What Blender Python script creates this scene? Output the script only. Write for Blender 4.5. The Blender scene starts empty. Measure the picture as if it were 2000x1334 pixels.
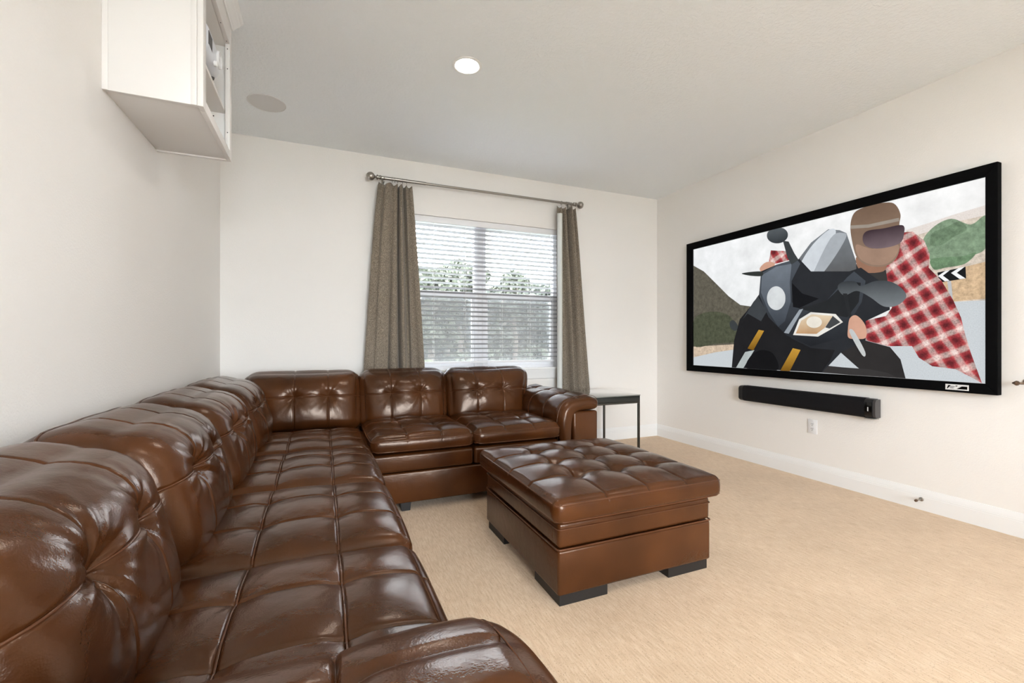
import bpy, bmesh, math, random
import numpy as np
from mathutils import Vector, Matrix
PI = math.pi
rnd = random.Random(7)
scene = bpy.context.scene
C = scene.collection

# ---------------------------------------------------------------- camera, sky, exposure
cam_d = bpy.data.cameras.new('camera')
cam = bpy.data.objects.new('camera', cam_d); C.objects.link(cam)
cam_d.sensor_fit = 'HORIZONTAL'; cam_d.sensor_width = 36.0
cam_d.lens = 36.0 * 871.6 / 2000.0
cam_d.clip_start = 0.02; cam_d.clip_end = 300
cam.location = (0, 0, 1.09)
cam.rotation_euler = (PI / 2, 0, -math.atan2(370, 871.6))
scene.camera = cam

world = bpy.data.worlds.new('sky'); scene.world = world
world.use_nodes = True
wn = world.node_tree.nodes; wl = world.node_tree.links
bg = wn['Background']
bg.inputs['Color'].default_value = (0.86, 0.935, 1.0, 1)
bg.inputs['Strength'].default_value = 11.0

def portal(name, loc, rot, sx, sy):
    d = bpy.data.lights.new(name, 'AREA'); d.shape = 'RECTANGLE'; d.size = sx; d.size_y = sy
    d.cycles.is_portal = True
    o = bpy.data.objects.new(name, d); C.objects.link(o); o.location = loc; o.rotation_euler = rot
    return o
XL, XR, YB, YF, ZC = -0.74, 3.58, 4.117, -2.6, 2.74      # the room
WX0, WX1, WZ0, WZ1 = 0.57, 2.31, 0.80, 2.262             # window in the far wall
RX0, RX1, RZ0, RZ1 = -0.15, 1.95, 0.35, 2.45             # window added unseen behind the camera to brighten the room
portal('window_daylight', ((WX0+WX1)/2, YB+0.30, (WZ0+WZ1)/2), (-PI/2, 0, 0), WX1-WX0, WZ1-WZ0)
portal('added_rear_daylight', ((RX0+RX1)/2, YF-0.2, (RZ0+RZ1)/2), (PI/2, 0, 0), RX1-RX0, RZ1-RZ0)  # sky sampling through the added rear window

scene.view_settings.view_transform = 'Standard'
scene.view_settings.look = 'None'
scene.view_settings.exposure = 1.38
scene.view_settings.gamma = 1.0
scene.view_settings.use_curve_mapping = False
scene.cycles.diffuse_bounces = 7
scene.cycles.max_bounces = 14
scene.cycles.transparent_max_bounces = 16

# ---------------------------------------------------------------- helpers
def srgb(r, g, b):
    f = lambda v: (v/255/12.92) if v/255 <= 0.04045 else ((v/255+0.055)/1.055)**2.4
    return (f(r), f(g), f(b), 1.0)

class Nodes:
    def __init__(s, name):
        s.m = bpy.data.materials.new(name); s.m.use_nodes = True
        s.t = s.m.node_tree; s.n = s.t.nodes; s.l = s.t.links
        s.b = s.n['Principled BSDF']; s.out = s.n['Material Output']
    def new(s, kind, **kw):
        nd = s.n.new(kind)
        for k, v in kw.items():
            if k in nd.inputs: nd.inputs[k].default_value = v
            else: setattr(nd, k, v)
        return nd
    def link(s, a, b): s.l.new(a, b)
    def coords(s, scale=(1, 1, 1), kind='Object', rot=(0, 0, 0)):
        tc = s.new('ShaderNodeTexCoord'); mp = s.new('ShaderNodeMapping')
        mp.inputs['Scale'].default_value = scale; mp.inputs['Rotation'].default_value = rot
        s.link(tc.outputs[kind], mp.inputs['Vector']); return mp.outputs['Vector']
    def noise(s, vec, scale, detail=3.0, rough=0.55):
        nd = s.new('ShaderNodeTexNoise'); nd.inputs['Scale'].default_value = scale
        nd.inputs['Detail'].default_value = detail; nd.inputs['Roughness'].default_value = rough
        if vec is not None: s.link(vec, nd.inputs['Vector'])
        return nd.outputs['Fac']
    def ramp(s, fac, stops):
        r = s.new('ShaderNodeValToRGB'); e = r.color_ramp.elements
        while len(e) < len(stops): e.new(0.5)
        for el, (p, c) in zip(e, stops): el.position = p; el.color = c
        s.link(fac, r.inputs['Fac']); return r.outputs['Color']
    def bump(s, height, strength, dist=0.002):
        b = s.new('ShaderNodeBump'); b.inputs['Strength'].default_value = strength
        b.inputs['Distance'].default_value = dist
        s.link(height, b.inputs['Height']); s.link(b.outputs['Normal'], s.b.inputs['Normal']); return b
    def set(s, **kw):
        for k, v in kw.items(): s.b.inputs[k.replace('_', ' ')].default_value = v
        return s

def plain(name, col, rough=0.5, metal=0.0, **kw):
    N = Nodes(name); N.set(Base_Color=col, Roughness=rough, Metallic=metal)
    for k, v in kw.items(): N.b.inputs[k.replace('_', ' ')].default_value = v
    # faint procedural unevenness
    f = N.noise(N.coords(), 40.0, 2.0)
    mp = N.new('ShaderNodeMapRange'); mp.inputs['To Min'].default_value = max(0.02, rough-0.03); mp.inputs['To Max'].default_value = min(1, rough+0.03)
    N.link(f, mp.inputs['Value']); N.link(mp.outputs['Result'], N.b.inputs['Roughness'])
    return N.m

def painted(name, col, scale, strength, dist, rough=0.6):
    N = Nodes(name); N.set(Base_Color=col, Roughness=rough, Specular_IOR_Level=0.3)
    v = N.coords()
    a = N.noise(v, scale, 4.0, 0.6)
    r = N.ramp(a, [(0.42, (0, 0, 0, 1)), (0.62, (1, 1, 1, 1))])
    N.bump(r, strength, dist)
    return N.m

M = {}
M['wall'] = painted('wall_paint', (0.866, 0.840, 0.808, 1), 130, 0.30, 0.0012)
M['ceiling'] = painted('ceiling_texture', (0.895, 0.925, 0.945, 1), 55, 0.45, 0.003)
M['trim'] = plain('white_trim_paint', (0.86, 0.86, 0.855, 1), 0.35)
M['cabinet'] = plain('cabinet_paint', (0.80, 0.775, 0.75, 1), 0.38)
M['vinyl'] = plain('window_vinyl', (0.83, 0.83, 0.85, 1), 0.4)
M['slat'] = plain('blind_slat', (0.48, 0.48, 0.50, 1), 0.42)
M['cord'] = plain('blind_cord', (0.78, 0.77, 0.77, 1), 0.7)
M['nickel'] = plain('brushed_nickel', (0.38, 0.36, 0.33, 1), 0.29, 1.0)
M['bronze'] = plain('dark_bronze', (0.16, 0.11, 0.08, 1), 0.35, 1.0)
M['gunmetal'] = plain('gunmetal_frame', (0.10, 0.095, 0.085, 1), 0.35, 0.9)
M['black_edge'] = plain('dark_table_edge', (0.018, 0.02, 0.018, 1), 0.3)
M['black_wood'] = plain('black_wood', (0.010, 0.009, 0.009, 1), 0.45)
M['velvet'] = plain('black_velvet_frame', (0.0022, 0.0022, 0.0026, 1), 0.75, Specular_IOR_Level=0.06)
M['black_plastic'] = plain('black_plastic', (0.010, 0.010, 0.012, 1), 0.35)
M['black_gloss'] = plain('glossy_black_panel', (0.003, 0.003, 0.003, 1), 0.12)
M['grey_plastic'] = plain('grey_end_plastic', (0.06, 0.055, 0.055, 1), 0.35)
M['silver'] = plain('silver_bracket', (0.5, 0.48, 0.45, 1), 0.4, 0.6)
M['white_plastic'] = plain('white_plastic', (0.80, 0.80, 0.81, 1), 0.35)
M['hole'] = plain('dark_hole', (0.02, 0.016, 0.014, 1), 0.8)
M['print_white'] = plain('white_print', (0.75, 0.75, 0.75, 1), 0.5)
M['speaker_mesh'] = None
M['trunk'] = plain('tree_bark', (0.11, 0.09, 0.075, 1), 0.9)

N = Nodes('speaker_grille'); N.set(Base_Color=(0.70, 0.69, 0.68, 1), Roughness=0.7)
vo = N.new('ShaderNodeTexVoronoi'); vo.inputs['Scale'].default_value = 500; N.link(N.coords(), vo.inputs['Vector'])
N.bump(vo.outputs['Distance'], 0.4, 0.001); M['speaker_mesh'] = N.m

N = Nodes('bar_grille'); N.set(Base_Color=(0.006, 0.006, 0.0075, 1), Roughness=0.8, Specular_IOR_Level=0.2)
vo = N.new('ShaderNodeTexVoronoi'); vo.inputs['Scale'].default_value = 700; N.link(N.coords(), vo.inputs['Vector'])
N.bump(vo.outputs['Distance'], 0.5, 0.001); M['grille'] = N.m

def leather(name, dark, light):
    N = Nodes(name)
    v = N.coords()
    big = N.noise(v, 3.2, 2.0, 0.5)
    col = N.ramp(big, [(0.22, dark), (0.50, tuple((a+b)/2 for a, b in zip(dark, light))), (0.78, light)])
    N.link(col, N.b.inputs['Base Color'])
    rn = N.noise(v, 9.0, 3.0)
    mp = N.new('ShaderNodeMapRange'); mp.inputs['To Min'].default_value = 0.205; mp.inputs['To Max'].default_value = 0.266
    N.link(rn, mp.inputs['Value']); N.link(mp.outputs['Result'], N.b.inputs['Roughness'])
    N.set(Specular_IOR_Level=0.50, Specular_Tint=(1.0, 0.80, 0.66, 1), Coat_Weight=0.0)
    vo = N.new('ShaderNodeTexVoronoi'); vo.inputs['Scale'].default_value = 330; N.link(v, vo.inputs['Vector'])
    fine = N.noise(v, 90.0, 3.0, 0.6)
    ad = N.new('ShaderNodeMath', operation='ADD'); N.link(vo.outputs['Distance'], ad.inputs[0]); N.link(fine, ad.inputs[1])
    b1 = N.bump(ad.outputs[0], 0.10, 0.0013)
    crease = N.noise(v, 16.0, 4.0, 0.55)                     # soft hide creases that break up the sheen
    b2 = N.new('ShaderNodeBump'); b2.inputs['Strength'].default_value = 0.16; b2.inputs['Distance'].default_value = 0.012
    N.link(crease, b2.inputs['Height']); N.link(b2.outputs['Normal'], b1.inputs['Normal'])
    return N.m
M['leather'] = leather('brown_leather', (0.027, 0.0082, 0.0024, 1), (0.084, 0.0265, 0.0070, 1))
M['leather_seam'] = leather('leather_welt', (0.050, 0.017, 0.0075, 1), (0.11, 0.041, 0.018, 1))

# carpet: beige loop pile in ribs that run towards the window wall
N = Nodes('beige_carpet'); N.set(Roughness=0.95, Specular_IOR_Level=0.1, Sheen_Weight=0.15)
v = N.coords()
vs = N.coords((130, 16, 1))
rib = N.noise(vs, 1.0, 2.5, 0.6)
fleck = N.noise(N.coords((330, 150, 1)), 1.0, 1.5, 0.5)
big = N.noise(v, 2.2, 3.0, 0.6)
c1 = N.ramp(rib, [(0.30, srgb(208, 180, 150)), (0.48, srgb(220, 193, 163)), (0.68, srgb(229, 206, 178))])
c2 = N.ramp(fleck, [(0.29, srgb(150, 122, 94)), (0.36, (1, 1, 1, 1))])
mx = N.new('ShaderNodeMix', data_type='RGBA', blend_type='MULTIPLY'); mx.inputs['Factor'].default_value = 0.75
N.link(c1, mx.inputs['A']); N.link(c2, mx.inputs['B'])
c3 = N.ramp(big, [(0.3, (0.86, 0.85, 0.84, 1)), (0.7, (1, 1, 1, 1))])
mx2 = N.new('ShaderNodeMix', data_type='RGBA', blend_type='MULTIPLY'); mx2.inputs['Factor'].default_value = 0.8
N.link(mx.outputs['Result'], mx2.inputs['A']); N.link(c3, mx2.inputs['B'])
N.link(mx2.outputs['Result'], N.b.inputs['Base Color'])
ad = N.new('ShaderNodeMath', operation='ADD'); N.link(rib, ad.inputs[0]); N.link(fleck, ad.inputs[1])
N.bump(ad.outputs[0], 0.32, 0.004); M['carpet'] = N.m

# tweed curtain cloth
N = Nodes('tweed_curtain'); N.set(Roughness=0.9, Specular_IOR_Level=0.15, Sheen_Weight=0.2)
a = N.noise(N.coords((420, 420, 90)), 1.0, 2.0); b = N.noise(N.coords((110, 110, 520)), 1.0, 2.0)
ad = N.new('ShaderNodeMath', operation='ADD'); N.link(a, ad.inputs[0]); N.link(b, ad.inputs[1])
hf = N.new('ShaderNodeMath', operation='MULTIPLY'); hf.inputs[1].default_value = 0.5; N.link(ad.outputs[0], hf.inputs[0])
N.link(N.ramp(hf.outputs[0], [(0.36, srgb(84, 75, 65)), (0.5, srgb(128, 117, 103)), (0.63, srgb(170, 158, 142))]), N.b.inputs['Base Color'])
N.bump(hf.outputs[0], 0.5, 0.002); M['curtain'] = N.m
M['lining'] = plain('curtain_lining', (0.74, 0.76, 0.73, 1), 0.9)

def thin(name, tint, clear, gloss_rough=0.03, spec=1.0):
    """see-through sheet: transparent mixed with a surface"""
    N = Nodes(name); N.n.remove(N.b)
    tr = N.new('ShaderNodeBsdfTransparent'); tr.inputs['Color'].default_value = (1, 1, 1, 1)
    if spec:
        sf = N.new('ShaderNodeBsdfGlossy'); sf.inputs['Roughness'].default_value = gloss_rough
        fr = N.new('ShaderNodeFresnel'); fr.inputs['IOR'].default_value = 1.45
        mx = N.new('ShaderNodeMixShader'); N.link(fr.outputs[0], mx.inputs[0])
    else:
        sf = N.new('ShaderNodeBsdfDiffuse'); sf.inputs['Color'].default_value = tint
        mx = N.new('ShaderNodeMixShader'); mx.inputs[0].default_value = 1-clear
    N.link(tr.outputs[0], mx.inputs[1]); N.link(sf.outputs[0], mx.inputs[2]); N.link(mx.outputs[0], N.out.inputs['Surface'])
    return N.m
M['glass'] = thin('window_glass', (1, 1, 1, 1), 1)
M['screen_mesh'] = thin('insect_screen', (0.30, 0.30, 0.30, 1), 0.52, spec=0)
M['table_glass'] = plain('table_glass', (0.20, 0.21, 0.19, 1), 0.06, Specular_IOR_Level=1.0, Coat_Weight=1.0, Coat_Roughness=0.03)

N = Nodes('lamp_lens'); N.set(Base_Color=(1, 1, 1, 1)); N.b.inputs['Emission Color'].default_value = (1.0, 0.95, 0.88, 1)
N.b.inputs['Emission Strength'].default_value = 45.0; M['lens'] = N.m

def leafy(name, a, b):
    N = Nodes(name); N.set(Roughness=0.7, Specular_IOR_Level=0.2)
    N.link(N.ramp(N.noise(N.coords(), 2.6, 3), [(0.3, a), (0.7, b)]), N.b.inputs['Base Color'])
    return N.m
M['leaf_a'] = leafy('grey_green_leaves', (0.042, 0.05, 0.034, 1), (0.092, 0.10, 0.073, 1))
M['leaf_b'] = leafy('dark_leaves', (0.035, 0.041, 0.033, 1), (0.078, 0.085, 0.068, 1))
M['leaf_c'] = leafy('bright_leaves', (0.07, 0.09, 0.042, 1), (0.13, 0.15, 0.078, 1))
M['lawn'] = leafy('outside_grass', (0.05, 0.06, 0.03, 1), (0.085, 0.095, 0.055, 1))

def tag(o, label=None, cat=None, group=None, kind=None):
    if label: o['label'] = label
    if cat: o['category'] = cat
    if group: o['group'] = group
    if kind: o['kind'] = kind
    return o
def thing(name, loc, label=None, cat=None, group=None, kind=None):
    o = bpy.data.objects.new(name, None); C.objects.link(o); o.location = loc
    o.empty_display_size = 0.1
    return tag(o, label, cat, group, kind)
def wloc(o):
    v = Vector((0, 0, 0))
    while o is not None: v += o.location; o = o.parent
    return v
def link(name, me, mat, parent=None, loc=None):
    o = bpy.data.objects.new(name, me); C.objects.link(o)
    if mat is not None and not me.materials: me.materials.append(mat)
    if parent is not None: o.parent = parent
    if loc is not None: o.location = loc
    return o
def smooth(me, angle=None):
    me.polygons.foreach_set('use_smooth', [True]*len(me.polygons))
    if angle is not None: me.set_sharp_from_angle(angle=math.radians(angle))
def obj(name, verts, faces, mat, parent=None, sm=True, angle=40, origin=None):
    """mesh from world-space verts; its origin is the parent's place (or `origin` for a top-level mesh)"""
    base = wloc(parent) if parent is not None else Vector(origin or (0, 0, 0))
    v = np.asarray(verts, dtype=float) - np.array(base)
    me = bpy.data.meshes.new(name); me.from_pydata(v.tolist(), [], faces); me.update()
    bm = bmesh.new(); bm.from_mesh(me); bmesh.ops.recalc_face_normals(bm, faces=bm.faces); bm.to_mesh(me); bm.free()
    if sm: smooth(me, angle)
    o = link(name, me, mat, parent)
    if parent is None: o.location = base
    return o
def from_bm(name, bm, mat, parent=None, sm=True, angle=35, origin=None):
    base = wloc(parent) if parent is not None else Vector(origin or (0, 0, 0))
    bmesh.ops.translate(bm, verts=bm.verts, vec=-base)
    bmesh.ops.recalc_face_normals(bm, faces=bm.faces)
    me = bpy.data.meshes.new(name); bm.to_mesh(me); bm.free()
    if sm: smooth(me, angle)
    o = link(name, me, mat, parent)
    if parent is None: o.location = base
    return o
def bbox(bm, lo, hi, r=0.0, seg=2):
    g = bmesh.ops.create_cube(bm, size=1.0)
    vs = g['verts']
    for v in vs:
        v.co = Vector([lo[i] + (v.co[i]+0.5)*(hi[i]-lo[i]) for i in range(3)])
    if r > 0:
        es = list({e for v in vs for e in v.link_edges})
        bmesh.ops.bevel(bm, geom=es, offset=r, segments=seg, profile=0.5, affect='EDGES')
def box(name, lo, hi, mat, parent=None, r=0.003, seg=2, angle=40, origin=None):
    bm = bmesh.new(); bbox(bm, lo, hi, r, seg)
    return from_bm(name, bm, mat, parent, angle=angle, origin=origin)
def boxes(name, specs, mat, parent=None, r=0.003, seg=2, origin=None):
    bm = bmesh.new()
    for lo, hi in specs: bbox(bm, lo, hi, r, seg)
    return from_bm(name, bm, mat, parent, origin=origin)
def lathe(name, prof, axis_pt, axis, mat, parent=None, n=32, origin=None, angle=35):
    """prof: [(distance along axis, radius)]"""
    a = Vector(axis).normalized(); t = Vector((0, 0, 1)) if abs(a.z) < 0.9 else Vector((1, 0, 0))
    u = a.cross(t).normalized(); w = a.cross(u)
    vs = []; fs = []
    for d, rr in prof:
        for i in range(n):
            q = 2*PI*i/n
            vs.append(Vector(axis_pt) + a*d + (u*math.cos(q) + w*math.sin(q))*rr)
    for k in range(len(prof)-1):
        for i in range(n): fs.append((k*n+i, k*n+(i+1) % n, (k+1)*n+(i+1) % n, (k+1)*n+i))
    fs.append(tuple(range(n-1, -1, -1))); fs.append(tuple(range((len(prof)-1)*n, len(prof)*n)))
    return obj(name, [tuple(v) for v in vs], fs, mat, parent, origin=origin, angle=angle)
def tube_data(path, r, n=6, closed=False):
    P = [Vector(p) for p in path]; m = len(P); vs = []; fs = []
    prev = None
    for i, p in enumerate(P):
        d = (P[(i+1) % m]-P[i-1]) if closed else (P[min(i+1, m-1)]-P[max(i-1, 0)])
        d.normalize()
        ref = prev if prev is not None else (Vector((0, 0, 1)) if abs(d.z) < 0.9 else Vector((1, 0, 0)))
        u = (ref - d*ref.dot(d))
        if u.length < 1e-6: u = d.orthogonal()
        u.normalize(); prev = u; w = d.cross(u)
        for k in range(n):
            q = 2*PI*k/n; vs.append(tuple(p + (u*math.cos(q)+w*math.sin(q))*r))
    for i in range(m if closed else m-1):
        for k in range(n): fs.append((i*n+k, i*n+(k+1) % n, ((i+1) % m)*n+(k+1) % n, ((i+1) % m)*n+k))
    if not closed: fs.append(tuple(range(n-1, -1, -1))); fs.append(tuple(range((m-1)*n, m*n)))
    return vs, fs
def tube(name, path, r, mat, parent=None, n=8, closed=False, origin=None):
    v, f = tube_data(path, r, n, closed)
    return obj(name, v, f, mat, parent, origin=origin, angle=60)
def tubes(name, paths, r, mat, parent, n=6, closed=False):
    V = []; F = []
    for p in paths:
        v, f = tube_data(p, r, n, closed); k = len(V); V += v; F += [tuple(i+k for i in q) for q in f]
    return obj(name, V, F, mat, parent, angle=60)
def prism(name, poly, axis, a, b, mat, parent=None, origin=None, sm=True, angle=30):
    """extrude a 2D polygon along axis (0,1,2); the polygon's coords are the other two axes in order"""
    vs = []; n = len(poly); oth = [i for i in range(3) if i != axis]
    for t in (a, b):
        for p in poly:
            q = [0, 0, 0]; q[axis] = t; q[oth[0]] = p[0]; q[oth[1]] = p[1]; vs.append(tuple(q))
    fs = [tuple(range(n)), tuple(range(2*n-1, n-1, -1))] + [(i, (i+1) % n, n+(i+1) % n, n+i) for i in range(n)]
    return obj(name, vs, fs, mat, parent, origin=origin, sm=sm, angle=angle)

# ---------------------------------------------------------------- the room
def room():
    T = 0.16
    f = box('floor', (XL-T, YF-T, -0.12), (XR+T, YB+T, 0), M['carpet'], r=0); tag(f, 'beige ribbed loop pile carpet covering the whole floor', 'carpet', kind='structure')
    c = box('ceiling', (XL-T, YF-T, ZC), (XR+T, YB+T, ZC+0.12), M['ceiling'], r=0); tag(c, 'white textured flat ceiling above the whole room', 'ceiling', kind='structure')
    def wall_y(name, y0, y1, hx0, hx1, hz0, hz1, label):
        w = boxes(name, [((XL-T, y0, 0), (hx0, y1, ZC)), ((hx1, y0, 0), (XR+T, y1, ZC)), ((hx0, y0, 0), (hx1, y1, hz0)), ((hx0, y0, hz1), (hx1, y1, ZC))], M['wall'], r=0)
        return tag(w, label, 'wall', kind='structure')
    wall_y('wall_back', YB, YB+T, WX0, WX1, WZ0, WZ1, 'cream painted wall with the window and curtains')
    wall_y('wall_front', YF-T, YF, RX0, RX1, RZ0, RZ1, 'cream painted wall behind the viewer with an opening added to let in fill light')
    tag(box('wall_left', (XL-T, YF, 0), (XL, YB, ZC), M['wall'], r=0), 'cream painted wall behind the long side of the sofa', 'wall', kind='structure')
    tag(box('wall_right', (XR, YF, 0), (XR+T, YB, ZC), M['wall'], r=0), 'cream painted wall carrying the projection screen', 'wall', kind='structure')
    prof = [(0, 0), (0.016, 0), (0.016, 0.085), (0.0145, 0.089), (0.0145, 0.096), (0.0125, 0.099), (0.0125, 0.104), (0.0105, 0.110), (0.009, 0.118), (0.006, 0.126), (0.004, 0.133), (0, 0.135)]
    def base(name, axis, a, b, pos, sign, label):
        b_ = prism(name, [(pos+sign*p[0], p[1]) for p in prof], axis, a, b, M['trim'], angle=20)
        tag(b_, label, 'baseboard', kind='structure')
    base('baseboard_right', 1, YF, YB, XR, -1, 'white moulded baseboard under the projection screen wall')
    base('baseboard_back', 0, XL, XR, YB, -1, 'white moulded baseboard along the window wall')
    base('baseboard_left', 1, YF, YB, XL, 1, 'white baseboard behind the long side of the sofa')
    base('baseboard_front', 0, XL, XR, YF, 1, 'white baseboard along the wall behind the viewer')
room()

def window(name, x0, x1, z0, z1, ywall, out, zr, label, screens=True):
    """double unit: frame, mullion, sashes, panes; `out` = +1/-1 outward y"""
    w = thing(name, ((x0+x1)/2, ywall, z0), label, 'window', kind='structure')
    ya, yb = sorted((ywall+out*0.085, ywall+out*0.135)); xm = (x0+x1)/2
    boxes('frame', [((x0, ya, z0), (x0+0.05, yb, z1)), ((x1-0.05, ya, z0), (x1, yb, z1)), ((x0+0.05, ya, z1-0.05), (x1-0.05, yb, z1)), ((x0+0.05, ya, z0), (x1-0.05, yb, z0+0.045))], M['vinyl'], w)
    m = box('mullion', (xm-0.06, ya-0.003, z0+0.045), (xm+0.06, yb+0.003, z1-0.05), M['vinyl'], w)
    if screens:
        for dx in (-0.022, 0.022):
            boxes('mullion_joint', [((xm+dx-0.002, ya-0.006, z0+0.045), (xm+dx+0.002, ya-0.002, z1-0.05))], M['cord'], m, r=0)
    for a, b in ((x0+0.05, xm-0.06), (xm+0.06, x1-0.05)):
        s = box('meeting_rail', (a, ya-0.006, zr-0.028), (b, yb-0.01, zr+0.028), M['vinyl'], w)
        box('sash_lock', ((a+b)/2-0.025, ya-0.016, zr+0.008), ((a+b)/2+0.025, ya-0.006, zr+0.02), M['vinyl'], s, r=0.002)
        ym = (ya+yb)/2
        boxes('sash_frame', [((a, ya+0.004, z0+0.045), (a+0.022, yb-0.012, zr-0.028)), ((b-0.022, ya+0.004, z0+0.045), (b, yb-0.012, zr-0.028)), ((a+0.022, ya+0.004, z0+0.045), (b-0.022, yb-0.012, z0+0.075))], M['vinyl'], w)
        box('pane', (a, ym-0.002, zr+0.028), (b, ym+0.002, z1-0.05), M['glass'], w, r=0)
        box('pane', (a+0.022, ym-0.002, z0+0.075), (b-0.022, ym+0.002, zr-0.028), M['glass'], w, r=0)
        if screens:
            yo = yb+0.012
            box('insect_screen', (a, yo-0.001, z0+0.045), (b, yo+0.001, zr), M['screen_mesh'], w, r=0)
    return w
w1 = window('window_1', WX0, WX1, WZ0, WZ1, YB, 1, 1.548, 'white double-hung twin window behind the blind and curtains')
sill = prism('sill', [(YB+0.085, 0.80), (YB-0.03, 0.80), (YB-0.034, 0.812), (YB-0.034, 0.818), (YB-0.03, 0.824), (YB+0.085, 0.824)], 0, WX0-0.04, WX1+0.04, M['trim'], w1)
prism('apron', [(YB, 0.705), (YB-0.012, 0.712), (YB-0.016, 0.73), (YB-0.016, 0.775), (YB-0.022, 0.788), (YB-0.022, 0.80), (YB, 0.80)], 0, WX0-0.02, WX1+0.02, M['trim'], w1)
window('added_window', RX0, RX1, RZ0, RZ1, YF, -1, 1.5, 'white wide window added unseen behind the viewer to let in fill light', screens=False)  # out-of-view window, added so more daylight fills the room
# ---------------------------------------------------------------- upholstery
def axis_coords(half, r, seams, base_step=0.011, edge=5):
    inner = half-r
    pts = set()
    for i in range(edge+1):
        e = inner + r*i/edge; pts.add(round(e, 5)); pts.add(round(-e, 5))
    n = max(4, int(2*inner/base_step))
    for i in range(n+1): pts.add(round(-inner + 2*inner*i/n, 5))
    for s in seams:
        for d in (-0.009, -0.006, -0.004, -0.002, 0, 0.002, 0.004, 0.006, 0.009):
            if abs(s+d) < inner: pts.add(round(s+d, 5))
    pts = sorted(pts); out = [pts[0]]
    for p in pts[1:]:
        if p-out[-1] > 0.0009 or p in (round(half, 5),): out.append(p)
    return np.array(out)

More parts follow.
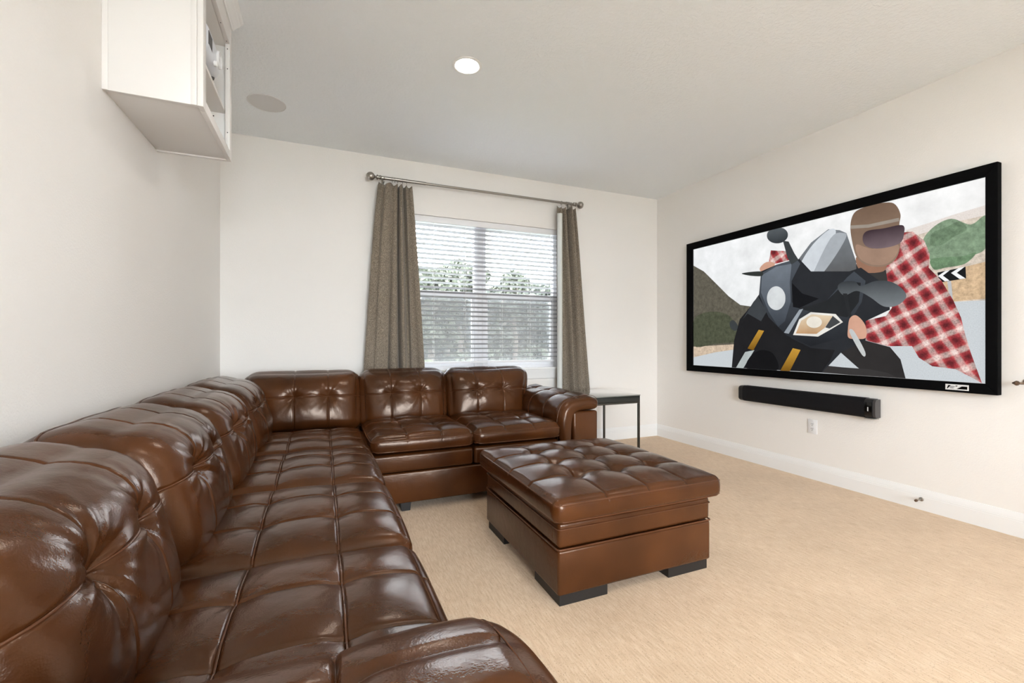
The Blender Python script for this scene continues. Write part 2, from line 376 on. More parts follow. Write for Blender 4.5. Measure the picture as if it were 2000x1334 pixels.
class Cushion:
    """overstuffed leather cushion in local coords: x width, y depth/height, z outward (top)"""
    def __init__(s, w, d, t, sx=(), sy=(), r=0.05, puff=0.02, panel=0.012, seam=0.007, tuft=0.012, bulge=0.012,
                 wrinkle=0.003, seed=1, crest=False, tufts=None, warp=None, lump=0.003, sw=0.0045, tr=0.035):
        s.w, s.d, s.t = w, d, t; s.sx, s.sy = list(sx), list(sy); s.r = r
        s.puff, s.panel, s.seam, s.tuft, s.bulge, s.wr, s.lump, s.sw, s.tr = puff, panel, seam, tuft, bulge, wrinkle, lump, sw, tr
        s.crest = crest; s.warp = warp
        s.rg = np.random.RandomState(seed)
        s.tufts = [(x, y) for x in s.sx for y in s.sy] if tufts is None else tufts
        s.ph = s.rg.uniform(0, 2*PI, (max(1, len(s.tufts)), 4))
        s.lp = [(s.rg.uniform(4, 13), s.rg.uniform(4, 13), s.rg.uniform(0, 6.28), s.rg.uniform(0, 6.28)) for _ in range(5)]
    def pan(s, x, half, seams):
        b = [-half]+sorted(seams)+[half]; out = np.zeros_like(x)
        for a, c in zip(b[:-1], b[1:]):
            m = (x >= a) & (x <= c); q = (x[m]-a)/(c-a); out[m] = np.clip(np.sin(PI*q), 0, 1)**0.8
        return out
    def height(s, x, y):
        hw, hd = s.w/2, s.d/2
        u, v = np.clip(np.abs(x)/hw, 0, 1), np.clip(np.abs(y)/hd, 0, 1)
        D = s.puff*(1-u**2.6)*(1-v**2.6)
        D = D + s.panel*(s.pan(x, hw, s.sx)*s.pan(y, hd, s.sy))*(1-u**8)*(1-v**8)
        D = D + s.groove(x, y)
        for (tx, ty), ph in zip(s.tufts, s.ph):
            dx, dy = x-tx, y-ty; rr = np.sqrt(dx*dx+dy*dy)+1e-6; th = np.arctan2(dy, dx)
            D = D - s.tuft*np.exp(-(rr/s.tr)**2) - 0.25*s.tuft*np.exp(-(rr/(2.2*s.tr))**2)
            ray = np.cos(7*th+ph[0]) + 0.8*np.cos(11*th+ph[1]) + 0.6*np.cos(17*th+ph[2]+8*rr)
            D = D + s.wr*ray*np.exp(-rr/0.065)*(1-np.exp(-(rr/0.022)**2))
        for a, b, p, q in s.lp: D = D + s.lump/3*np.sin(a*x+p)*np.sin(b*y+q)
        return D
    def groove(s, x, y):
        g = np.zeros_like(x)
        for a in s.sx: g = g - s.seam*np.exp(-((x-a)/s.sw)**2)
        for b in s.sy: g = g - s.seam*np.exp(-((y-b)/s.sw)**2)
        return g
    def shape(s, P):
        """rounded box + stuffing; P (n,3) on the box, z in 0..t"""
        hw, hd, t, r = s.w/2, s.d/2, s.t, s.r
        c = np.array([0, 0, t/2]); q = P-c
        h = np.array([hw, hd, t/2]); rr = min(r, t/2-0.001)
        inn = np.clip(q, -(h-rr), h-rr); dv = q-inn; ln = np.linalg.norm(dv, axis=1, keepdims=True)+1e-9
        n = dv/ln; p = inn+n*rr+c
        nz = np.clip(n[:, 2], 0, 1); ny = np.clip(n[:, 1], 0, 1)
        D = s.height(P[:, 0], P[:, 1])
        if s.crest:
            gx = np.zeros(len(P))
            for a in s.sx: gx -= s.seam*np.exp(-((P[:, 0]-a)/s.sw)**2)
            gx += s.panel*s.pan(P[:, 0], hw, s.sx)*0.8
            k = np.sqrt(np.maximum(0, 1-nz**2))*np.where(ny > 0, ny, 0)
            D = D*nz + gx*k
        else: D = D*nz
        zz = np.clip(P[:, 2]/t, 0, 1)
        side = np.sqrt(np.maximum(0, 1-n[:, 2]**2))
        al = np.where(np.abs(n[:, 0]) > np.abs(n[:, 1]), P[:, 1]/hd, P[:, 0]/hw)
        D = D + side*s.bulge*np.sin(PI*zz)*(1-0.6*np.abs(al)**4)
        p = p+n*D[:, None]
        if s.warp is not None: p = s.warp(p)
        return p
    def build(s, xf):
        st = 0.0075 if s.crest else 0.011
        xs = axis_coords(s.w/2, s.r, s.sx, st); ys = axis_coords(s.d/2, s.r, s.sy, st)
        nx, ny = len(xs), len(ys)
        X, Y = np.meshgrid(xs, ys, indexing='ij')
        top = np.stack([X.ravel(), Y.ravel(), np.full(nx*ny, s.t)], 1)
        ring = [i*ny for i in range(nx)] + [(nx-1)*ny+j for j in range(1, ny)] + [i*ny+ny-1 for i in range(nx-2, -1, -1)] + [j for j in range(ny-2, 0, -1)]
        rr = min(s.r, s.t/2-0.001)
        zs = [s.t-rr*f for f in (0.2, 0.4, 0.6, 0.8, 1.0)] + ([s.t*0.5] if s.t-2*rr > 0.01 else []) + [rr*f for f in (1.0, 0.6, 0.25, 0.0)]
        zs = sorted(set(round(z, 5) for z in zs), reverse=True)
        V = [top]; m = len(ring)
        for z in zs:
            q = top[ring].copy(); q[:, 2] = z; V.append(q)
        V = np.concatenate(V)
        P = s.shape(V)
        F = [(i*ny+j, (i+1)*ny+j, (i+1)*ny+j+1, i*ny+j+1) for i in range(nx-1) for j in range(ny-1)]
        prev = ring
        for k in range(len(zs)):
            cur = list(range(nx*ny+k*m, nx*ny+(k+1)*m))
            F += [(prev[a], cur[a], cur[(a+1) % m], prev[(a+1) % m]) for a in range(m)]; prev = cur
        F.append(tuple(reversed(prev)))
        return xf(P), F
    def welt_path(s, xf, z, out=0.002, n=22):
        """loop around the cushion at height z on its side"""
        hw, hd = s.w/2, s.d/2; pts = []
        for i in range(n): pts.append((-hw+2*hw*i/n, -hd, z))
        for i in range(n): pts.append((hw, -hd+2*hd*i/n, z))
        for i in range(n): pts.append((hw-2*hw*i/n, hd, z))
        for i in range(n): pts.append((-hw, hd-2*hd*i/n, z))
        p = s.shape(np.array(pts, float)); return [tuple(v) for v in xf(p)]
    def seam_path(s, xf, fixed_x=None, fixed_y=None, lift=0.004, n=60, inset=0.01):
        if fixed_x is not None:
            q = np.linspace(-s.d/2+inset, s.d/2-inset, n); P = np.stack([np.full(n, fixed_x), q, np.full(n, s.t)], 1)
        else:
            q = np.linspace(-s.w/2+inset, s.w/2-inset, n); P = np.stack([q, np.full(n, fixed_y), np.full(n, s.t)], 1)
        p = s.shape(P); p[:, 2] += lift
        return [tuple(v) for v in xf(p)]

def frame(origin, ex, ey, ez):
    R = np.array([ex, ey, ez], float); o = np.array(origin, float)
    return lambda P: P @ R + o

def put_cushion(name, cu, xf, parent, welt_z=None, seams_x=True, seams_y=False, welt_r=0.0035, label=None):
    v, f = cu.build(xf)
    o = obj(name, v, f, M['leather'], parent, angle=None)
    if label: o['label'] = label
    if welt_z is not None:
        for z in (welt_z if isinstance(welt_z, (list, tuple)) else [welt_z]):
            tube('piping', cu.welt_path(xf, z), welt_r, M['leather_seam'], o, n=6, closed=True)
    if seams_x:
        for a in cu.sx: tube('seam_welt', cu.seam_path(xf, fixed_x=a, lift=seam_lift(cu)), 0.0026, M['leather_seam'], o, n=6)
    if seams_y:
        for b in cu.sy: tube('seam_welt', cu.seam_path(xf, fixed_y=b, lift=seam_lift(cu)), 0.0026, M['leather_seam'], o, n=6)
    return o
def seam_lift(cu): return cu.seam*0.45

sofa = thing('sectional_sofa', (0.3, 2.6, 0), 'large brown tufted leather sectional sofa along two walls', 'sofa')

SEAT = 0.375; TS = 0.085
XF = 0.262                      # front edge of the long side's seats
# long side: seats (local x = world y along the run, local y = world -x, so the crest faces the wall)
bounds = [0.745, 1.435, 2.115, 2.785, 3.425]
for k in range(4):
    a, b = bounds[k]+0.003, bounds[k+1]-0.003
    wd = b-a; dp = 0.70
    cu = Cushion(wd, dp, TS, sx=(), sy=(), r=0.04, seed=20+k)
    # local x -> world +x (front), local y -> world y
    dpx = 0.70; x0, x1 = XF-dpx, XF
    cx, cy = (x0+x1)/2, (a+b)/2
    cu = Cushion(dpx, wd, TS+0.012, sx=(-0.185-cx, 0.045-cx), sy=(-wd/6, wd/6), r=0.048, puff=0.034, panel=0.010, seam=0.006,
                 tuft=0.010, bulge=0.014, wrinkle=0.0012, seed=30+k, lump=0.004)
    put_cushion('seat_cushion', cu, frame((cx, cy, SEAT-0.008), (1, 0, 0), (0, 1, 0), (0, 0, 1)), sofa, welt_z=0.045)
# far side: two seats facing the viewer
for k, (a, b) in enumerate(((0.275, 0.942), (0.948, 1.612))):
    dp = 0.70; y0 = 2.86
    cu = Cushion(b-a, dp, 0.125, sx=(-(b-a)/6, (b-a)/6), sy=(-dp/6, dp/6+0.02), r=0.05, puff=0.016, panel=0.011, seam=0.006, tuft=0.010,
                 bulge=0.012, wrinkle=0.0012, seed=50+k, lump=0.004)
    put_cushion('seat_cushion', cu, frame(((a+b)/2, y0+dp/2, SEAT+0.0), (1, 0, 0), (0, 1, 0), (0, 0, 1)), sofa, welt_z=(0.022, 0.088), seams_x=False)

def back_warp(h, lean=0.0, widen=None, top_thin=0.30):
    def f(p):
        q = p.copy(); t = np.clip((p[:, 1]+h/2)/h, 0, 1)
        q[:, 2] = p[:, 2] - 0.075*np.clip((t-0.60)/0.4, 0, 1.2)**2
        if widen is not None:
            wl, wr, hw = widen
            q[:, 0] = p[:, 0] + np.where(p[:, 0] > 0, wr, -wl)*np.abs(p[:, 0])/hw*np.clip(t, 0, 1)
        return q
    return f
# long side back cushions: local x = world y, local y = up the slope, local z = towards the room (+x)
TL = math.radians(15)
for k in range(4):
    a, b = bounds[k]+0.002, bounds[k+1]-0.002
    if k == 3: b = 3.52
    wd = b-a; h = 0.485; t = 0.265
    cu = Cushion(wd, h, t, sx=(-wd/6, wd/6), sy=(0.035,), r=0.105, puff=0.060, panel=0.003, seam=0.0045, tuft=0.030, bulge=0.020,
                 wrinkle=0.0070, seed=70+k, crest=True, warp=back_warp(h), lump=0.010, sw=0.0045, tr=0.045)
    ez = np.array((math.cos(TL), 0, math.sin(TL))); ey = np.array((-math.sin(TL), 0, math.cos(TL))); ex = np.array((0, 1, 0))
    # bottom front edge sits at x=-0.33, z=0.43
    bottom = np.array((-0.318, (a+b)/2, 0.425)); o = bottom + ey*h/2 - ez*t
    put_cushion('back_cushion', cu, frame(o, ex, ey, ez), sofa, welt_z=0.115, seams_x=False, seams_y=True)
# far side back cushions: local x = world x, local z = towards the viewer (-y)
TB = math.radians(15)
for k, (a, b, wl, wr) in enumerate(((-0.50, 0.262, 0.02, 0.0), (0.270, 0.925, 0.0, 0.03), (0.962, 1.62, 0.0, 0.10))):
    wd = b-a; h = 0.475; t = 0.235
    cu = Cushion(wd, h, t, sx=(-wd/6+(0.06 if k == 0 else 0), wd/6+(0.03 if k == 0 else 0)), sy=(0.02,), r=0.085, puff=0.055, panel=0.003, seam=0.0045, tuft=0.026, bulge=0.016,
                 wrinkle=0.0030, seed=90+k, crest=True, warp=back_warp(h, widen=(wl, wr, wd/2)), lump=0.010, sw=0.0045, tr=0.045)
    ez = np.array((0, -math.cos(TB), math.sin(TB))); ey = np.array((0, math.sin(TB), math.cos(TB))); ex = np.array((1, 0, 0))
    bottom = np.array(((a+b)/2, 3.50, 0.435)); o = bottom + ey*h/2 - ez*t
    put_cushion('back_cushion', cu, frame(o, ex, ey, ez), sofa, welt_z=0.115, seams_x=False, seams_y=True)

# carcass
box('back_frame', (XL+0.02, 0.42, 0.05), (XL+0.12, 3.95, 0.74), M['leather'], sofa, r=0.03, seg=4)
box('back_frame', (XL+0.125, 3.86, 0.05), (1.60, 3.955, 0.74), M['leather'], sofa, r=0.03, seg=4)
box('base_panel', (XL+0.125, 0.735, 0.055), (0.235, 3.85, 0.252), M['leather'], sofa, r=0.012, seg=3)
box('base_panel', (0.240, 2.892, 0.055), (1.60, 3.85, 0.252), M['leather'], sofa, r=0.012, seg=3)
for a, b in zip(bounds[:-1], bounds[1:]):
    box('seat_rail', (XL+0.125, a+0.004, 0.257), (0.243, b-0.004, 0.372), M['leather'], sofa, r=0.02, seg=4)
for a, b in ((0.250, 0.943), (0.947, 1.60)):
    rl = box('seat_rail', (a, 2.884, 0.257), (b, 3.85, 0.374), M['leather'], sofa, r=0.022, seg=4)
    tube('piping', [(a+0.02+(b-a-0.04)*i/20, 2.8865, 0.352+0.002*math.sin(i*1.7)) for i in range(21)], 0.003, M['leather_seam'], rl, n=6)
for x, y in ((0.495, 2.945), (1.80, 2.945), (0.19, 0.80), (-0.55, 0.55), (1.80, 3.85), (0.19, 2.1)):
    prism('foot', [(x-0.034, 0.058), (x+0.034, 0.058), (x+0.027, 0.0), (x-0.027, 0.0)], 1, y-0.034, y+0.034, M['black_wood'], sofa)

# arms: a padded roll over a boxed panel. profile across the arm (c: 0 inner .. 1 outer side), swept along its length
def arm(xf, length, seed, label):
    """local: x across (0 = seat side, grows outward), y along (0 = front), z up"""
    rg = np.random.RandomState(seed)
    # closed outline of the pad: inner leg, rounded top, overhanging outer roll
    key = [(0.022, 0.20), (0.012, 0.30), (0.004, 0.40), (0.000, 0.48), (0.008, 0.545), (0.030, 0.600), (0.075, 0.640), (0.140, 0.662), (0.215, 0.672), (0.275, 0.672),
           (0.318, 0.658), (0.335, 0.630), (0.332, 0.598), (0.312, 0.578), (0.270, 0.572), (0.210, 0.572), (0.150, 0.563), (0.118, 0.535), (0.104, 0.48), (0.100, 0.40), (0.100, 0.30), (0.098, 0.20)]
    K = np.array(key); n0 = len(K); out = []
    for i in range(n0):                                   # Catmull-Rom
        p0, p1, p2, p3 = K[i-1], K[i], K[(i+1) % n0], K[(i+2) % n0]
        m = 1 if i == n0-1 else 7
        for j in range(m):
            t = j/m; out.append(0.5*((2*p1)+(-p0+p2)*t+(2*p0-5*p1+4*p2-p3)*t*t+(-p0+3*p1-3*p2+p3)*t**3))
    O = np.array(out); m = len(O)
    Tn = np.roll(O, -1, 0)-np.roll(O, 1, 0); Tn /= np.linalg.norm(Tn, axis=1, keepdims=True)
    Nn = np.stack([-Tn[:, 1], Tn[:, 0]], 1)               # the outline runs clockwise: this points outward
    re = 0.04
    ts = [re*(1-math.cos(PI/2*i/6)) for i in range(7)]
    seams = [length*0.30, length*0.55, length*0.80]
    mid = set(np.linspace(re, length-re, 90).round(5))
    for sm_ in seams:
        for d in (-0.008, -0.004, -0.002, 0, 0.002, 0.004, 0.008): mid.add(round(sm_+d, 5))
    ys = sorted(set(round(t, 5) for t in ts) | mid | set(round(length-t, 5) for t in ts))
    V = []
    # arc length along the top, for the lengthwise seam
    for y in ys:
        e = min(y, length-y); ins = 0.0 if e >= re else re-math.sqrt(max(0, re*re-(re-e)**2))
        z = O[:, 1]; x = O[:, 0]
        topw = np.clip((z-0.40)/0.15, 0, 1)*np.clip((0.30-x)/0.05, 0, 1)*(Nn[:, 1] > -0.2)*np.clip((e-0.02)/0.05, 0, 1)
        g = np.zeros(m)
        for s_ in seams: g -= 0.007*math.exp(-((y-s_)/0.0045)**2)
        g -= 0.007*np.exp(-((x-0.165)/0.006)**2)
        b = [0]+seams+[length]; pn = 0
        for a_, c_ in zip(b[:-1], b[1:]):
            if a_ <= y <= c_: pn = math.sin(PI*(y-a_)/(c_-a_))**0.55
        px = np.abs(np.sin(PI*np.clip((x-0.165)/0.17, -1, 1)))**0.5
        g += 0.012*np.sqrt(pn*np.clip(px, 0, 1))
        for s_ in seams:
            rr = np.sqrt((y-s_)**2+(x-0.165)**2); g -= 0.012*np.exp(-(rr/0.03)**2)
        lump = 0.003*np.sin(9*y+3*x+seed)+0.002*np.sin(17*y-11*z)
        P2 = O - Nn*ins + Nn*((g+0.006)*topw+lump)[:, None]
        V.append(np.stack([P2[:, 0], np.full(m, y), P2[:, 1]], 1))
    V = np.concatenate(V); F = []
    for k in range(len(ys)-1):
        for i in range(m): F.append((k*m+i, k*m+(i+1) % m, (k+1)*m+(i+1) % m, (k+1)*m+i))
    for b_ in (0, (len(ys)-1)*m):
        for i in range(m//2-1): F.append((b_+i, b_+i+1, b_+m-2-i, b_+m-1-i))
    pad = obj('arm_pad', xf(V), F, M['leather'], sofa, angle=None)
    if label: pad['label'] = label
    # stitched line around the front of the pad
    st = [];
    for i in range(10, 78, 1):
        q = O[i % m] + Nn[i % m]*0.0085; st.append((q[0], 0.052, q[1]))
    tube('stitch_line', [tuple(v) for v in xf(np.array(st))], 0.0016, M['leather_seam'], pad, n=5)
    # boxed outer panel and the lower front
    def bx(nm, lo, hi, r):
        bm = bmesh.new(); bbox(bm, lo, hi, r, 4)
        vv = np.array([v.co[:] for v in bm.verts]); ff = [tuple(v.index for v in f.verts) for f in bm.faces]; bm.verts.index_update()
        ff = [tuple(v.index for v in f.verts) for f in bm.faces]; bm.free()
        return obj(nm, xf(vv), ff, M['leather'], sofa)
    bx('arm_panel', (0.108, 0.012, 0.055), (0.325, length-0.01, 0.568), 0.02)
    bx('arm_front', (0.004, 0.016, 0.055), (0.104, length-0.02, 0.30), 0.015)
# far arm: x outward = +x, along = +y
arm(lambda P: np.stack([P[:, 0]+1.603, P[:, 1]+2.855, P[:, 2]], 1), 1.0, 3, 'padded arm next to the side table')
# near arm: outward = -y, along = -x
arm(lambda P: np.stack([0.285-P[:, 1], 0.742-P[:, 0], P[:, 2]], 1), 0.90, 5, 'padded arm nearest the viewer')

# ---------------------------------------------------------------- ottoman
ott = thing('ottoman', (1.30, 2.03, 0), 'square tufted brown leather ottoman on black corner feet', 'ottoman')
ox0, ox1, oy0, oy1 = 0.885, 1.715, 1.60, 2.47
box('base', (ox0, oy0, 0.045), (ox1, oy1, 0.232), M['leather'], ott, r=0.012, seg=3)
lid = box('upper_band', (ox0+0.002, oy0+0.002, 0.238), (ox1-0.002, oy1-0.002, 0.345), M['leather'], ott, r=0.016, seg=4)
def loop(x0, x1, y0, y1, z, r, n=5, wob=0.0):
    pts = []
    for cx, cy, a0 in ((x1-r, y0+r, -PI/2), (x1-r, y1-r, 0), (x0+r, y1-r, PI/2), (x0+r, y0+r, PI)):
        for i in range(n+1):
            q = a0+PI/2*i/n; pts.append((cx+r*math.cos(q), cy+r*math.sin(q), z))
    res = []
    for i, p in enumerate(pts):
        q = pts[(i+1) % len(pts)]; d = math.dist(p, q); k = max(1, int(d/0.05))
        for j in range(k): res.append((p[0]+(q[0]-p[0])*j/k, p[1]+(q[1]-p[1])*j/k, z+wob*math.sin(len(res)*1.3)))
    return res
tube('piping', loop(ox0, ox1, oy0, oy1, 0.318, 0.014), 0.003, M['leather_seam'], lid, n=6, closed=True)
tube('piping', loop(ox0-0.001, ox1+0.001, oy0-0.001, oy1+0.001, 0.236, 0.014), 0.004, M['leather_seam'], lid, n=6, closed=True)
cw, cdp = 0.895, 0.945
cu = Cushion(cw, cdp, 0.105, sx=(-0.20, 0.02, 0.235), sy=(-0.215, 0.01, 0.235), r=0.032, puff=0.020, panel=0.018, seam=0.006, tuft=0.024, bulge=0.008,
             wrinkle=0.0012, seed=7, lump=0.004, tr=0.035)
put_cushion('top_cushion', cu, frame((1.297, 2.03, 0.35), (1, 0, 0), (0, 1, 0), (0, 0, 1)), ott, welt_z=(0.014, 0.086), seams_x=False, welt_r=0.0032)
box('filler', (ox0+0.03, oy0+0.03, 0.33), (ox1-0.03, oy1-0.03, 0.365), M['leather'], ott, r=0.01)
L, wd_ = 0.235, 0.075
for sx in (0, 1):
    for sy in (0, 1):
        fx = lambda v: ox0+0.012+v if sx == 0 else ox1-0.012-v
        fy = lambda v: oy0+0.012+v if sy == 0 else oy1-0.012-v
        poly = [(0, 0), (L, 0), (L, wd_), (wd_, wd_), (wd_, L), (0, L)]
        prism('corner_foot', [(fx(a), fy(b)) for a, b in poly], 2, 0.0, 0.047, M['black_wood'], ott)
# ---------------------------------------------------------------- side table
tb = thing('side_table', (2.435, 3.68, 0), 'glass-topped side table with thin dark metal legs beside the sofa arm', 'table')
tx0, tx1, ty0, ty1, tz = 2.13, 2.742, 3.385, 3.962, 0.592
box('glass_top', (tx0-0.003, ty0-0.003, tz-0.008), (tx1+0.003, ty1+0.003, tz), M['table_glass'], tb, r=0.0015)
box('top_panel', (tx0, ty0, tz-0.062), (tx1, ty1, tz-0.009), M['black_edge'], tb, r=0.002)
z1 = tz-0.063
boxes('rail', [((tx0, ty0, z1-0.016), (tx1, ty0+0.018, z1))], M['gunmetal'], tb, r=0.001)
boxes('rail', [((tx0, ty1-0.018, z1-0.016), (tx1, ty1, z1))], M['gunmetal'], tb, r=0.001)
boxes('rail', [((tx0, ty0+0.019, z1-0.016), (tx0+0.018, ty1-0.019, z1))], M['gunmetal'], tb, r=0.001)
boxes('rail', [((tx1-0.018, ty0+0.019, z1-0.016), (tx1, ty1-0.019, z1))], M['gunmetal'], tb, r=0.001)
for x in (tx0, tx1-0.018):
    for y in (ty0, ty1-0.018): box('leg', (x, y, 0), (x+0.018, y+0.018, z1-0.0165), M['gunmetal'], tb, r=0.001)

# ---------------------------------------------------------------- blind
bx0, bx1 = WX0+0.012, WX1-0.012; by = YB+0.036
bl = thing('window_blind', ((bx0+bx1)/2, by, WZ1), 'white horizontal slat blind hanging open across the twin window', 'blind')
box('headrail', (bx0, by-0.026, WZ1-0.058), (bx1, by+0.028, WZ1-0.002), M['vinyl'], bl, r=0.003)
pitch = 0.0445; zt = WZ1-0.082; ns = int((zt-0.885)/pitch)
sl_a = math.radians(14)
me = None
for k in range(ns):
    z = zt-k*pitch
    if me is None:
        vs = []; fs = []; seg = 6
        for side in (0, 1):
            for i in range(seg+1):
                q = -1+2*i/seg; yy = 0.0245*q; zz = 0.0022*(1-q*q)+(0.0013 if side else -0.0013)
                ry = yy*math.cos(sl_a)+zz*math.sin(sl_a); rz = -yy*math.sin(sl_a)+zz*math.cos(sl_a)
                vs += [(-(bx1-bx0)/2+0.004, ry, rz), ((bx1-bx0)/2-0.004, ry, rz)]
        nn = 2*(seg+1)
        for i in range(seg):
            a = 2*i; fs += [(a, a+1, a+3, a+2), (nn+a, nn+a+2, nn+a+3, nn+a+1)]
        fs += [(0, nn, nn+1, 1), (2*seg, 2*seg+1, nn+2*seg+1, nn+2*seg)]
        fs += [tuple(2*i for i in range(seg+1))+tuple(nn+2*i for i in range(seg, -1, -1)), tuple(2*i+1 for i in range(seg, -1, -1))+tuple(nn+2*i+1 for i in range(seg+1))]
        me = bpy.data.meshes.new('slat'); me.from_pydata(vs, [], fs); me.update()
        bm = bmesh.new(); bm.from_mesh(me); bmesh.ops.recalc_face_normals(bm, faces=bm.faces); bm.to_mesh(me); bm.free(); smooth(me, 30)
        me.materials.append(M['slat'])
    link('slat', me, None, bl, (0, 0, z-WZ1))
zb = zt-ns*pitch
box('bottom_rail', (bx0+0.004, by-0.024, zb-0.010), (bx1-0.004, by+0.026, zb+0.010), M['vinyl'], bl, r=0.004)
for fx_ in (0.06, 0.22, 0.40, 0.62, 0.80, 0.95):
    x = bx0+(bx1-bx0)*fx_
    boxes('ladder_cord', [((x-0.0011, by-0.0275, zb), (x+0.0011, by-0.0258, WZ1-0.058)), ((x-0.0011, by+0.0268, zb), (x+0.0011, by+0.0285, WZ1-0.058))], M['cord'], bl, r=0)
tube('tilt_wand', [(bx0+0.2, by-0.036, WZ1-0.06), (bx0+0.2, by-0.037, 1.5), (bx0+0.2, by-0.036, 1.30)], 0.004, M['slat'], bl)
tube('lift_cord', [(bx1-0.12, by-0.036, WZ1-0.06), (bx1-0.12, by-0.037, 1.6), (bx1-0.12, by-0.036, 1.15)], 0.0018, M['cord'], bl)

# ---------------------------------------------------------------- curtain rod
RY, RZ = YB-0.09, 2.519
rod = thing('curtain_rod', (1.44, RY, RZ), 'brushed nickel curtain rod with ball finials above the window', 'curtain rod')
tube('pole', [(0.47, RY, RZ), (0.86, RY, RZ)], 0.0145, M['nickel'], rod, n=20)
tube('pole', [(0.861, RY, RZ), (2.40, RY, RZ)], 0.0115, M['nickel'], rod, n=20)
def finial(x, sg):
    R = 0.036; ball = [(0.052+R-R*math.cos(PI*i/14), R*math.sin(PI*i/14)+0.0005) for i in range(15)]
    lathe('finial', [(0, 0.016), (0.008, 0.020), (0.012, 0.020), (0.016, 0.013), (0.024, 0.013), (0.028, 0.021), (0.036, 0.021), (0.040, 0.012), (0.050, 0.010)]+[b for b in ball if b[0] > 0.0535], (x, RY, RZ), (sg, 0, 0), M['nickel'], rod, n=28, angle=50)
finial(0.47, -1); finial(2.40, 1)
for x in (0.495, 2.385):
    b = boxes('bracket', [((x-0.006, RY-0.004, RZ-0.03), (x+0.006, YB-0.004, RZ-0.016)), ((x-0.011, YB-0.006, RZ-0.055), (x+0.011, YB, RZ+0.03))], M['nickel'], rod, r=0.002)
    tube('cradle', [(x, RY+0.019*math.cos(a), RZ+0.019*math.sin(a)) for a in [PI*1.0+PI*i/12 for i in range(13)]], 0.004, M['nickel'], b)

def curtain(name, loc_x, label, xt, xb, cells, seed, rings, lining, top_drop, amp):
    nf = len(cells)
    c = thing(name, (loc_x, RY, 0.0), label, 'curtain', 'curtains at the window')
    rg = random.Random(seed); nS, nZ = 260, 60
    zt_, zb_ = 2.482, 0.015
    ph = [rg.uniform(0, 6.28) for _ in range(6)]
    V = []; F = []
    wv = cells; tot = sum(wv); edges = [0]
    for w_ in wv: edges.append(edges[-1]+w_/tot)
    am = [rg.uniform(0.7, 1.25) for _ in range(nf)]
    for j in range(nZ+1):
        q = j/nZ; z = zt_+(zb_-zt_)*q
        zf = 1-q
        wid0, wid1 = xt[0]+(xb[0]-xt[0])*(q**0.8), xt[1]+(xb[1]-xt[1])*(q**0.9)
        for i in range(nS+1):
            s = i/nS
            k = min(nf-1, max(0, next((a for a in range(nf) if s <= edges[a+1]), nf-1)))
            l = (s-edges[k])/(edges[k+1]-edges[k])
            prof = math.sin(2*PI*l)                     # one full fold per cell
            sharp = prof*abs(prof)**(-0.25) if abs(prof) > 1e-4 else 0
            A = amp*am[k]*(0.75+0.5*math.sin(ph[0]+k*2.1+2.0*q))*(0.8+0.35*q)
            x = wid0+(wid1-wid0)*(s+0.020*math.sin(4*PI*s*nf/2+ph[1])*(0.4+q)+0.012*math.sin(2*PI*s*3+ph[2]+3*q))
            y = RY+0.006+A*sharp+0.006*math.sin(6*q+5*s+ph[3])
            y = min(y, YB-0.012)
            # pinched heading: dips between the rings
            zz = z-(top_drop*(0.5-0.5*math.cos(2*PI*l))*(1-q/0.04) if q < 0.04 else 0)
            zz += 0.0
            V.append((x, y, zz))
    n = nS+1
    for j in range(nZ):
        for i in range(nS): F.append((j*n+i, j*n+i+1, (j+1)*n+i+1, (j+1)*n+i))
    p = obj('panel', V, F, M['curtain'], c, angle=None)
    md = p.modifiers.new('thickness', 'SOLIDIFY'); md.thickness = 0.003
    for x in rings:
        R = 0.021
        tube('ring', [(x+0.004*math.sin(a), RY+R*math.sin(a), RZ-0.006+R*math.cos(a)) for a in [2*PI*i/20 for i in range(20)]], 0.0022, M['nickel'], rod, n=6, closed=True)
    if lining:
        x0 = lining; vs = [];
        for j in range(31):
            q = j/30; z = 2.40+(0.05-2.40)*q; wv_ = 0.010*math.sin(5*q)
            vs += [(x0+wv_*0.3, RY-0.012+wv_*0.4, z), (x0+0.028, RY-0.034, z), (x0+0.05, RY-0.03, z)]
        fs = [(3*j+k, 3*j+k+1, 3*j+k+4, 3*j+k+3) for j in range(30) for k in range(2)]
        lo = obj('lining', vs, fs, M['lining'], c); md = lo.modifiers.new('thickness', 'SOLIDIFY'); md.thickness = 0.002
    return c
curtain('curtain', 0.60, 'taupe tweed curtain hanging left of the blind, behind the sofa', (0.452, 0.742), (0.275, 0.895), [1.7, 0.9, 0.7, 0.6, 0.9], 11, (0.475, 0.565, 0.585, 0.612, 0.655, 0.690), None, 0.020, 0.040)
curtain('curtain', 2.40, 'taupe tweed curtain hanging right of the blind, behind the side table', (2.215, 2.432), (2.225, 2.66), [1.0, 0.8, 1.2, 0.9], 5, (2.262, 2.318, 2.335, 2.352, 2.374), 2.206, 0.016, 0.036)

